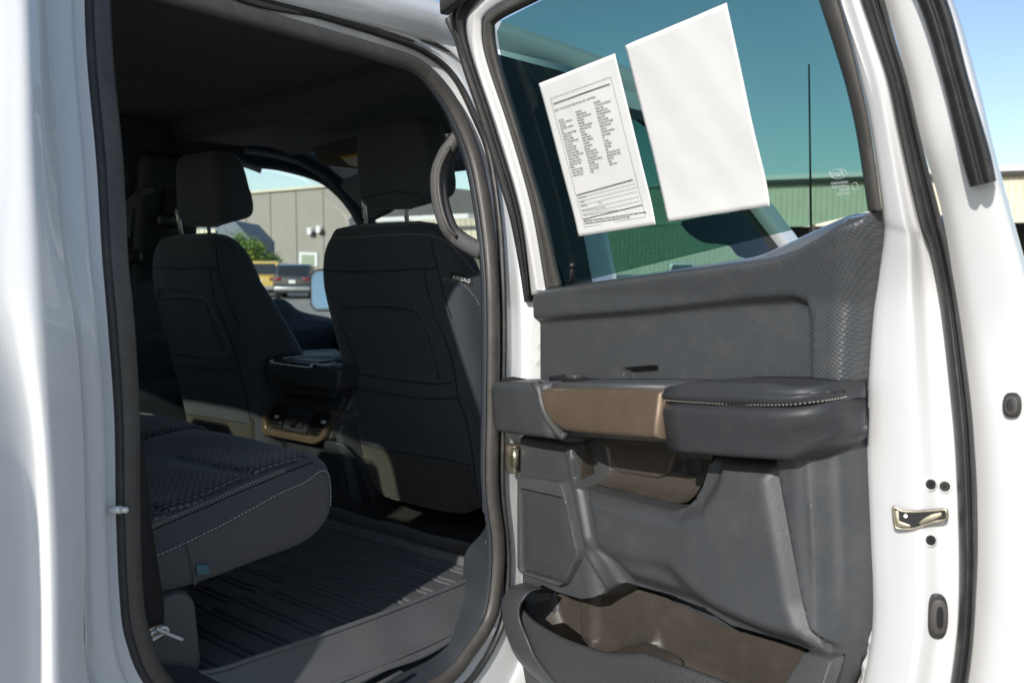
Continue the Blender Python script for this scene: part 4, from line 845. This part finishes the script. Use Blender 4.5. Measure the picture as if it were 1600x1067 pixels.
box(D3(dsz(*Z8([(640,880)])[0], .04)[0], .04, zf - .02), (.10, .12, .05), 'bin_divider', 'cubby_plastic', rd, .015, Matrix.Rotation(math.atan2(DS[1], DS[0]), 4, 'Z'), seg=3)
s0_, s1_ = dsz(*Z8([(180,750)])[0], .05)[0], dsz(*Z8([(1300,950)])[0], .05)[0]
grid([[D3(s, o, zf - .05 - .09 * (s - s0_) / (s1_ - s0_)) for o in (-.03, .085)] for s in (s0_ + .03, s1_)], 'bin_floor', 'cubby_plastic', rd, thick=.004)
prism([door(u, v, o) for (u, v), o in zip(Z8([(1282,912),(1395,940),(1360,1034),(1320,1130),(1160,1130),(1205,1034)]), (.075,.075,.095,.11,.11,.095))], -DN * .03, 'bin_end_rim', 'plastic_light', rd, .004)
# speaker bezel and mesh
sb = rnd(DL(Z8([(158,208),(330,233),(346,270),(400,505),(396,545),(346,642),(322,650),(170,598),(158,572)]), OL + .008), .006)
sm = rnd(DL(Z8([(172,262),(342,300),(355,342),(391,515),(340,632),(178,583)]), OL + .008), .005)
relief('speaker_bezel', sb, OL + .016, D3, 'plastic_light', rd, hb=OL - .02, r=.003, res=.006, holes=[sm])
relief('speaker_grille', sm, lambda X, Y: OL + .010 + .003 * ss(sdf(X, Y, sm)[0] / .03), D3, 'speaker', rd, hb=OL - .01, r=.002, res=.005)

# ------------------------------------------------------------------ papers taped inside the door window
def sheet(px, name, label, wob, ph):
    c = [door(u, v, .010) for u, v in px]; n = 40; G = []
    for i in range(n):
        r_ = []
        for j in range(n):
            a, b = j / (n - 1), i / (n - 1); p = (c[0] * (1 - a) + c[1] * a) * (1 - b) + (c[3] * (1 - a) + c[2] * a) * b
            q = wob * (math.sin(a * 5 + ph) * math.sin(b * 7 + 1 + ph) + .6 * math.sin((a + b) * 9 + ph) + .5 * math.sin((a * 1.3 - b) * 12)) * .5
            q += .003 * (max(0, b - .8) / .2) ** 2
            r_.append(p + DN * (q + wob))
        G.append(r_)
    o = grid(G, name, 'paper', None, thick=.0003); tag(o, label, 'paper'); return o, c
sh2, c2 = sheet([(978,72),(1136,5),(1206,322),(1047,347)], 'paper_sheet', 'blank white paper sheet taped inside the open door window', .0015, .4)
sh1, c1 = sheet([(842,131),(961,84),(1027,351),(906,370)], 'paper_form', 'white printed form in small type taped inside the open door window', .0005, 1.7)
c1 = [p + DN * .0022 for p in c1]
ex = c1[1] - c1[0]; pw = np.linalg.norm(ex); ex /= pw; ey = c1[0] - c1[3]; ph_ = np.linalg.norm(ey); ey -= ex * (ey @ ex); ey /= np.linalg.norm(ey)
def pp(a, b): return c1[3] * 0 + (c1[0] * (1 - a) + c1[1] * a) * (1 - b) + (c1[3] * (1 - a) + c1[2] * a) * b
fm = []
def bar(a0, b0, a1, b1, wd):
    p, q = pp(a0, b0), pp(a1, b1); d = q - p; d /= np.linalg.norm(d); s_ = np.cross(d, DN); s_ /= np.linalg.norm(s_); k = len(barV)
    barV.extend([p + s_ * wd / 2, p - s_ * wd / 2, q - s_ * wd / 2, q + s_ * wd / 2]); barF.append((k, k + 1, k + 2, k + 3))
barV, barF = [], []
X0, X1, Y0, Y1 = .11, .90, .115, .945
for a in ((X0,Y0,X1,Y0),(X1,Y0,X1,Y1),(X1,Y1,X0,Y1),(X0,Y1,X0,Y0)): bar(*a, .0005)
bar(.13,.150,.87,.150,.0013); bar(.12,.735,.86,.715,.0012); bar(.12,.893,.90,.872,.0010)
for b in (.752,.775,.800,.832,.858): bar(.13, b + .003, .88, b - .012, .0004)
raw('form_ruling', barV, barF, 'ink', sh1, False)
col1 = 'Frame & Body\n Frame-cracks, corrective welds, or\n rusted through\n Dog tracks-bent or twisted frame\nEngine\n Oil leakage, excluding normal seepage\n Cracked block or head\n Belts missing or inoperable\n Knocks or misses related to camshaft\n lifters and push rods\n Abnormal exhaust discharge\nTransmission & Drive Shaft\n Improper fluid level or leakage\n Cracked or damaged case which is visible\n Abnormal noise or vibration\n Improper shifting or functioning\n Manual clutch slips or chatters\nDifferential\n Improper fluid level or leakage\n Cracked or damaged housing\n Abnormal noise or vibration'
col2 = 'Cooling System\n Leakage including radiator\n Improperly functioning water pump\nElectrical System\n Battery leakage\n Improperly functioning alternator,\n generator, battery, or starter\nFuel System\n Visible leakage\nInoperable Accessories\n Gauges or warning devices\n Air conditioner\n Heater & Defroster\nBrake System\n Failure warning light broken\n Pedal not firm under pressure\n Not enough pedal reserve\n Does not stop vehicle in straight line\n Hoses damaged\n Drum or rotor too thin\n Lining or pad thickness\nAir Bags'
col3 = 'Steering System\n Too much free play at steering wheel\n Free play in linkage\n Steering gear binds or jams\n Front wheels aligned improperly\nSuspension System\n Ball joint seals damaged\n Structural parts bent or damaged\n Stabilizer bar disconnected\n Spring broken\n Shock absorber mounting loose\n Radius rod damaged\nTires\n Tread depth\n Sizes mismatched\n Visible damage\nWheels\n Visible cracks, damage or repairs\n Mounting bolts loose or missing\nExhaust System\n Leakage\n Catalytic converter'
for cx_, cy_, tx in ((.14,.262,col1),(.385,.246,col2),(.635,.228,col3)): text(tx, .0040, 'form_lettering', 'ink', sh1, pp(cx_, cy_), ex * .68, ey, bold=.00007, spacing=1.22)
text('Below is a list of some major defects that may occur in used vehicles.', .0042, 'form_lettering', 'ink', sh1, pp(.13, .195), ex, ey, bold=.00005)
for b, tx in ((.752,'DEALER NAME'),(.780,'ADDRESS'),(.806,'TELEPHONE                                 EMAIL'),(.838,'FOR COMPLAINTS AFTER SALE, CONTACT:'),(.866,'I hereby acknowledge receipt of the form at the closing of this sale.')): text(tx, .0036, 'form_lettering', 'ink', sh1, pp(.135, b + .006), ex, ey)
text('IMPORTANT: The information on this form is part of any contract to buy this vehicle. Removing\nthis label before consumer purchase violates federal law (16 C.F.R. 455).', .0043, 'form_lettering', 'ink', sh1, pp(.13, .912), ex, ey, bold=.00008)
# etched glass mark, read from its back
me_ = door(1310, 272, .001); e1 = DS; e2 = (np.array([0, 0, 1.]) + DN * KD); e2 /= np.linalg.norm(e2)
oval = [me_ + e1 * .0125 * math.cos(t) + e2 * .0062 * math.sin(t) for t in np.linspace(0, 2 * math.pi, 40, endpoint=False)]
sweep(oval, circ(.0003, 5), 'etched_oval', 'etch', gl, ref=DN, closed=True, n=40)
text('Ford', .011, 'etched_lettering', 'etch', gl, me_ - e2 * .0030 + e1 * .009, e1, e2, shear=.3, mirror=True)
text('SAFEGUARD\nLAMINATED\nM2-AS2\nDOT 459', .0048, 'etched_lettering', 'etch', gl, me_ - e2 * .013 + e1 * .013, e1, e2, mirror=True)
mc = door(1336, 291, .001); sweep([mc + e1 * .0045 * math.cos(t) + e2 * .0045 * math.sin(t) for t in np.linspace(0, 6.283, 24, endpoint=False)], circ(.0003, 5), 'etched_circle', 'etch', gl, ref=DN, closed=True, n=24)

# stand-in dark folder on the console lid; pale strips paint glossy edge gleams
fz = lidp[0][2] + .004; fo = W5([(735,478),(800,440),(1085,425),(1110,470),(1000,492),(960,508),(760,490)])
FP = [hit(u, v, (0, 0, fz), (0, 0, 1)) for u, v in fo]
fd = empty('standin_folder', FP[0], 'thin dark stand-in folder with painted edge gleams on the centre console lid', 'folder')
prism(FP, (0, 0, .006), 'cover', 'label_black', fd, .0015)
for q in ([(750,475),(760,489),(940,511),(960,495),(1040,496),(1078,484)], [(812,464),(900,455),(1072,446)], [(965,440),(1062,439)], [(870,468),(1000,478),(1072,470)]):
    sweep([hit(u, v, (0, 0, fz + .008), (0, 0, 1)) for u, v in W5(q)], [(-.004,-.001),(.004,-.001),(.004,.001),(-.004,.001)], 'edge_gleam', 'paper', fd, n=24)

# ------------------------------------------------------------------ visor label, mirror, far mirror
rm = prism([hit(u, v, (2.62, 0, 0), (1, 0, 0)) for u, v in rnd([(1060,347),(1100,338),(1166,330),(1194,388),(1172,406),(1150,400),(1140,383),(1098,380),(1076,366)], 8)], (.09, 0, 0), 'side_mirror', 'label_black', truck, .012)
vis = prism([hit(u, v, (1.95, 0, 0), (1, 0, 0)) for u, v in W4([(20,250),(250,190),(270,330),(235,345),(60,330)])], (.02, 0, 0), 'sun_visor', 'headliner', truck, .004)
vl = [hit(u, v, (1.945, 0, 0), (1, 0, 0)) for u, v in W4([(155,290),(245,272),(245,340),(200,330)])]
prism(vl, (.003, 0, 0), 'visor_label', 'paper', vis)
prism([hit(u, v, (1.943, 0, 0), (1, 0, 0)) for u, v in W4([(155,290),(245,272),(245,286),(165,300)])], (.001, 0, 0), 'visor_label_band', 'label_yellow', vis)
mf = rnd([(484,430),(492,421),(530,418),(530,486),(492,487),(484,478)], 8); P = [hit(u, v, (2.625, 0, 1.33), (1, 0, -.22)) for u, v in mf]
mr = prism(P, (.10, 0, 0), 'side_mirror', 'label_black', truck, .01)
P = [hit(u, v, (2.606, 0, 1.33), (1, 0, -.22)) for u, v in rnd([(488,434),(494,426),(528,424),(528,481),(494,482),(488,474)], 6)]
prism(P, (.004, 0, 0), 'mirror_pane', 'mirror_glass', mr)
P = [hit(u, v, (2.610, 0, 1.33), (1, 0, -.22)) for u, v in rnd([(486,431),(493,423),(529,421),(529,484),(493,485),(486,477)], 6)]
prism(P, (.002, 0, 0), 'mirror_rim', 'label_white', mr)

# ------------------------------------------------------------------ the surroundings, well beyond the truck
fL = np.array([math.cos(YAW), math.sin(YAW), 0]); 
def at(u, d, z=0.0): p = fL * d + rgt * ((u - 800) / FPX * d); return np.array([p[0], p[1], z])
def zv(v, d): return 1.4 + (423 - v) / FPX * d
mat('tilt_wall', (.30, .285, .25), .9, bump=(30, .3, .01), var=.06, vscale=.4)
mat('pale_siding', (.66, .62, .48), .55, var=.04, vscale=1.5, dirt=(2, .4, (.35, .30, .22)))
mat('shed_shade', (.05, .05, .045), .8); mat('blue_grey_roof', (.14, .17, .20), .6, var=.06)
mat('leaf', (.09, .16, .035), .7); mat('leaf_light', (.26, .32, .05), .7); mat('bark', (.08, .06, .04), .9)
mat('dark_car_paint', (.03, .033, .04), .3, coat=1); mat('yellow_paint', (.55, .40, .10), .4, coat=.6); mat('white_car_paint', (.7, .7, .7), .3, coat=1); mat('red_car_paint', (.30, .02, .02), .3, coat=1); mat('silver_car_paint', (.35, .36, .37), .3, metal=.5, coat=1)
mat('tail_red', (.16, .015, .015), .3); mat('car_glass', (.02, .025, .03), .08); mat('orange_board', (.7, .22, .04), .6); mat('green_blind', (.20, .28, .20), .6)
def wallbox(a, b, z0, z1, th, name, m, parent=None, bev=0):
    a = np.array(a, float); b = np.array(b, float); d = b - a; L_ = np.linalg.norm(d[:2]); ang = math.atan2(d[1], d[0])
    c = (a + b) / 2; return box((c[0], c[1], (z0 + z1) / 2), (L_, th, z1 - z0), name, m, parent, bev, Matrix.Rotation(ang, 4, 'Z'))
def corr(a, b, z0, z1, name, m, parent, pitch=.36, dep=.07):
    a = np.array(a, float); b = np.array(b, float); d = b - a; L_ = np.linalg.norm(d[:2]); d /= np.linalg.norm(d); nrm = np.array([d[1], -d[0], 0]); nrm = nrm if nrm @ (EYE - a) > 0 else -nrm
    pr = []; s = 0
    while s < L_:
        pr += [(s, 0), (s + pitch * .7, 0), (s + pitch * .76, dep), (s + pitch * .94, dep)]; s += pitch
    G = [[a + d * s + nrm * (o + .01) + np.array([0, 0, z - a[2]]) for s, o in pr] for z in (z0, z1)]
    return tag(grid(G, name, m, parent, smooth=False, thick=.02), kind='stuff')
# grey concrete warehouse beyond the driver's window
A_, B_ = at(352, 92), at(600, 78); gb = empty('warehouse', (A_ + B_) / 2, 'big plain grey concrete warehouse seen through the far front window', 'warehouse')
nrmA = np.array([(B_ - A_)[1], -(B_ - A_)[0], 0]); nrmA /= np.linalg.norm(nrmA); nrmA = nrmA if nrmA @ -A_ > 0 else -nrmA
wt = wallbox(A_ - nrmA * 8, B_ - nrmA * 8, 0, zv(296, 85), 16, 'wall', 'tilt_wall', gb)
for k in range(1, 6): p = A_ + (B_ - A_) * k / 6; wallbox(p + nrmA * .03 - (B_ - A_) * .001, p + nrmA * .03 + (B_ - A_) * .001, .2, zv(297, 85), .03, 'panel_joint', 'shed_shade', gb)
wallbox(A_ + nrmA * .05, B_ + nrmA * .05, zv(298.5, 85), zv(295, 85), .4, 'parapet', 'pale_siding', gb)
def onw(u, v):
    r = ray(u, v); t = ((A_ + nrmA * .06 - EYE) @ nrmA) / (r @ nrmA); return EYE + r * t
wf = prism([onw(*q) for q in ((469,394),(497,395),(497,417),(469,417))], nrmA * .12, 'window', 'label_white', gb)
prism([onw(*q) + nrmA * .13 for q in ((473,398),(493,399),(493,416),(473,416))], nrmA * .03, 'pane', 'green_blind', wf)
for k in range(5): prism([onw(*q) + nrmA * .17 for q in ((473,400 + k * 3.4),(493,401 + k * 3.4),(493,402 + k * 3.4),(473,401 + k * 3.4))], nrmA * .02, 'blind_slat', 'pale_siding', wf)
for (u, v) in ((488,361), (502,358)):
    l_ = prism([onw(*q) + nrmA * .1 for q in rnd([(u - 3,v - 5),(u + 3,v - 5),(u + 3,v + 6),(u - 3,v + 6)], 2)], nrmA * .3, 'wall_light', 'label_white', gb)
    prism([onw(*q) + nrmA * .1 for q in ((u + 2,v + 2),(u + 6,v + 1),(u + 6,v + 8),(u,v + 8))], nrmA * .2, 'light_bracket', 'black_metal', l_)
# low blue-grey building in front of it
a, b = at(180, 60), at(352, 60); bb = empty('low_building', (a + b) / 2, 'low blue grey building with sloping end beside the warehouse', 'building')
prism([at(180, 60, 0), at(395, 60, 0), at(394, 60, zv(374, 60)), at(368, 60, zv(345, 60)), at(180, 60, zv(338, 60))], fL * 6, 'gable_wall', 'blue_grey_roof', bb)
corr(at(262, 59.9), at(332, 59.9), zv(372, 60), zv(359, 60), 'siding', 'pale_siding', bb)
# hedge trees
def tree(u, d, h, r_, label, light, seed):
    rg = np.random.default_rng(seed); base = at(u, d); t = empty('tree', base, label, 'tree', 'trees before the warehouse')
    cyl(base, base + (0, 0, h * .5), .16, 'trunk', 'bark', t, 8, .08)
    for nm, mm, n in (('crown', 'leaf', 2400), ('crown', 'leaf_light' if light else 'leaf', 1500)):
        c = rg.normal(size=(26, 3)); c /= np.linalg.norm(c, axis=1)[:, None]; c = c * rg.uniform(.2, .75, (26, 1)) * (r_, r_, h * .36) + (0, 0, h * .62)
        V = []; fc = []
        for i in range(n):
            p = base + c[rg.integers(26)] + rg.normal(size=3) * r_ * .2; a_ = rg.normal(size=3); a_ /= np.linalg.norm(a_); b_ = np.cross(a_, rg.normal(size=3)); b_ /= np.linalg.norm(b_); s_ = .09
            k = len(V); V += [p - a_ * s_, p + b_ * s_ * .6, p + a_ * s_, p - b_ * s_ * .6]; fc.append((k, k + 1, k + 2, k + 3))
        raw(nm, V, fc, mm, t, False)
tree(372, 55, 3.9, 1.3, 'dark green bushy tree left of the yellow truck', False, 1); tree(398, 53, 3.4, 1.0, 'bright yellow green tree just behind the yellow truck', True, 2); tree(424, 58, 2.6, .9, 'small dark green shrub tree between yellow truck and dark car', False, 3)
# vehicles: rear towards +y of their own frame turned by ang
def vehicle(name, base, ang, prof, cab, paint, label, cat, wid=1.85, group=None, glassy=True):
    t = empty(name, base, label, cat, group); Rz = np.array([[math.cos(ang), -math.sin(ang), 0], [math.sin(ang), math.cos(ang), 0], [0, 0, 1]]); W_ = lambda x, y, z: np.array(base) + Rz @ np.array([x, y, z])
    prism([W_(x, -wid / 2, z) for x, z in prof], Rz @ np.array([0, wid, 0]), 'body', paint, t, .09)
    prism([W_(x, -wid / 2 + .09, z) for x, z in cab], Rz @ np.array([0, wid - .18, 0]), 'cabin', paint, t, .10)
    x0 = min(p[0] for p in prof); x1 = max(p[0] for p in prof); zc = max(p[1] for p in cab); cb = sorted(cab); zb_ = min(p[1] for p in cab)
    xs0 = min(p[0] for p in cab); xs1 = max(p[0] for p in cab); tops = [p for p in cab if p[1] > zc - .12]; xt0 = min(p[0] for p in tops); xt1 = max(p[0] for p in tops)
    for (xa, xb_) in ((xs0, xt0), (xs1, xt1)):
        sg = -1 if xa == xs0 else 1; f = lambda t_: (xa + (xb_ - xa) * t_ + sg * .02, zb_ + (zc - zb_) * t_)
        P = [W_(f(.12)[0], -wid / 2 + .22, f(.12)[1]), W_(f(.12)[0], wid / 2 - .22, f(.12)[1]), W_(f(.82)[0], wid / 2 - .30, f(.82)[1]), W_(f(.82)[0], -wid / 2 + .30, f(.82)[1])]
        prism(P, Rz @ np.array([sg * .01, 0, 0]), 'windscreen', 'car_glass', t)
    for sy in (-1, 1):
        y = sy * (wid / 2 - .085)
        prism([W_(xs0 + .18, y, zb_ + .06), W_(xs1 - .18, y, zb_ + .06), W_(xt1 - .05, y, zc - .12), W_(xt0 + .05, y, zc - .12)], Rz @ np.array([0, sy * .012, 0]), 'side_window', 'car_glass', t)
        for xe in (x0 + .85, x1 - .9):
            wl = cyl(W_(xe, sy * (wid / 2 - .22), .34), W_(xe, sy * (wid / 2 + .01), .34), .34, 'wheel', 'rubber', t, 24, bev=.02); cyl(W_(xe, sy * (wid / 2 + .005), .34), W_(xe, sy * (wid / 2 + .02), .34), .20, 'rim', 'steel', wl, 16)
        for xe, mm, nm in ((x0 - .01, 'tail_red', 'tail_light'), (x1 + .01, 'label_white', 'headlight')): box(W_(xe, sy * (wid / 2 - .25), .98), (.06, .34, .16), nm, mm, t, .02, Matrix.Rotation(ang, 4, 'Z'))
    for xe in (x0 - .03, x1 + .03): box(W_(xe, 0, .52), (.14, wid - .1, .20), 'bumper', 'silver_car_paint', t, .04, Matrix.Rotation(ang, 4, 'Z'))
    box(W_(x0 - .03, 0, .86), (.02, .32, .16), 'number_plate', 'label_white', t, 0, Matrix.Rotation(ang, 4, 'Z'))
    return t
suvp = [(0,.30),(0,1.05),(.1,1.15),(3.3,1.10),(4.5,.98),(4.65,.75),(4.65,.30)]; suvc = [(.02,1.08),(.35,1.66),(.9,1.74),(2.2,1.72),(3.3,1.08)]
pkp = [(0,.45),(0,1.12),(1.9,1.12),(4.3,1.15),(5.5,1.08),(5.7,.85),(5.7,.45)]; pkc = [(1.85,1.10),(1.95,1.88),(2.4,1.92),(3.6,1.88),(4.35,1.12)]
vd = lambda u, d: math.atan2(at(u, d)[1], at(u, d)[0])
vehicle('parked_car', at(457, 45.5), vd(457, 45) - .12, suvp, suvc, 'dark_car_paint', 'dark grey SUV parked with its tail this way before the warehouse', 'car')
vehicle('parked_truck', at(405, 47), vd(405, 45) - .10, pkp, pkc, 'yellow_paint', 'yellow tan pickup parked left of the dark SUV', 'truck', 1.9)
# pale metal shed on the right, open bays below its siding
A2, B2, C2 = at(930, 70), at(1192, 62), at(1900, 52); shd = empty('metal_shed', B2, 'long pale ribbed metal shed with dark open bays at the right', 'shed')
corr(B2, C2, zv(350, 62), zv(284, 62), 'siding', 'pale_siding', shd); corr(A2, B2, zv(430, 62), zv(293, 66), 'siding', 'pale_siding', shd)
wallbox(B2, C2, zv(284, 62), zv(277, 62), .5, 'eave_trim', 'white_car_paint', shd); wallbox(A2, B2, zv(293, 66), zv(288, 66), .5, 'eave_trim', 'white_car_paint', shd); wallbox(A2 + (0, 0, 0), B2, zv(352, 66), zv(349, 66), .3, 'wall_rail', 'white_car_paint', shd)
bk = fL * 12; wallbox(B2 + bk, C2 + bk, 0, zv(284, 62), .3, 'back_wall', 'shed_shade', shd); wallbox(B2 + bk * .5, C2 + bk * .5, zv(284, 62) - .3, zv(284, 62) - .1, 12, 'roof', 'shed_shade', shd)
wallbox(B2, C2, zv(356, 62), zv(350, 62), .25, 'lintel', 'pale_siding', shd)
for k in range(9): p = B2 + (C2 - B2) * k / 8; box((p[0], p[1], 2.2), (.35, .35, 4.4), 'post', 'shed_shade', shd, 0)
cnt = [('white_car_paint', 1232, 55, 'white pickup under the shed seen between pillar and antenna', 'truck', pkp, pkc), ('silver_car_paint', 1300, 56, 'silver car under the shed just right of the antenna', 'car', suvp, suvc), ('red_car_paint', 1600, 50, 'dark red car under the shed beyond the door edge', 'car', suvp, suvc), ('white_car_paint', 1065, 56, 'white pickup parked by the shed wall seen low through the windscreen', 'truck', pkp, pkc), ('dark_car_paint', 1345, 54, 'dark car under the shed beside the door window edge', 'car', suvp, suvc)]
for m_, u, d, lb, ct, pf, cb in cnt: vehicle('parked_' + ct, at(u, d), vd(u, d) + (.0 if ct == 'truck' else 1.2), pf, cb, m_, lb, ct)
# pale canopy and twin-headed lamp post ahead of the truck, seen through the windscreen
cn = empty('canopy', at(690, 50), 'flat white canopy on posts seen through the windscreen', 'canopy')
wallbox(at(628, 50), at(790, 46), zv(352, 50), zv(346, 50), 6, 'roof', 'white_car_paint', cn)
for u in (640, 705, 765): box(at(u, 49, zv(352, 50) / 2), (.2, .2, zv(352, 50)), 'post', 'pale_siding', cn, 0)
corr(at(632, 56), at(785, 53), 0, zv(362, 55), 'siding', 'pale_siding', cn)
lpz = empty('lamp_post', at(660, 62), 'slender lamp post with two heads above the white canopy', 'lamp post')
cyl(at(660, 62), at(660, 62, zv(338, 62)), .08, 'pole', 'black_metal', lpz, 8)
for s in (-1, 1): box(at(660 + s * 8, 62, zv(338, 62)), (.7, .3, .12), 'lamp_head', 'black_metal', lpz, .02, Matrix.Rotation(YAW - math.pi / 2, 4, 'Z'))
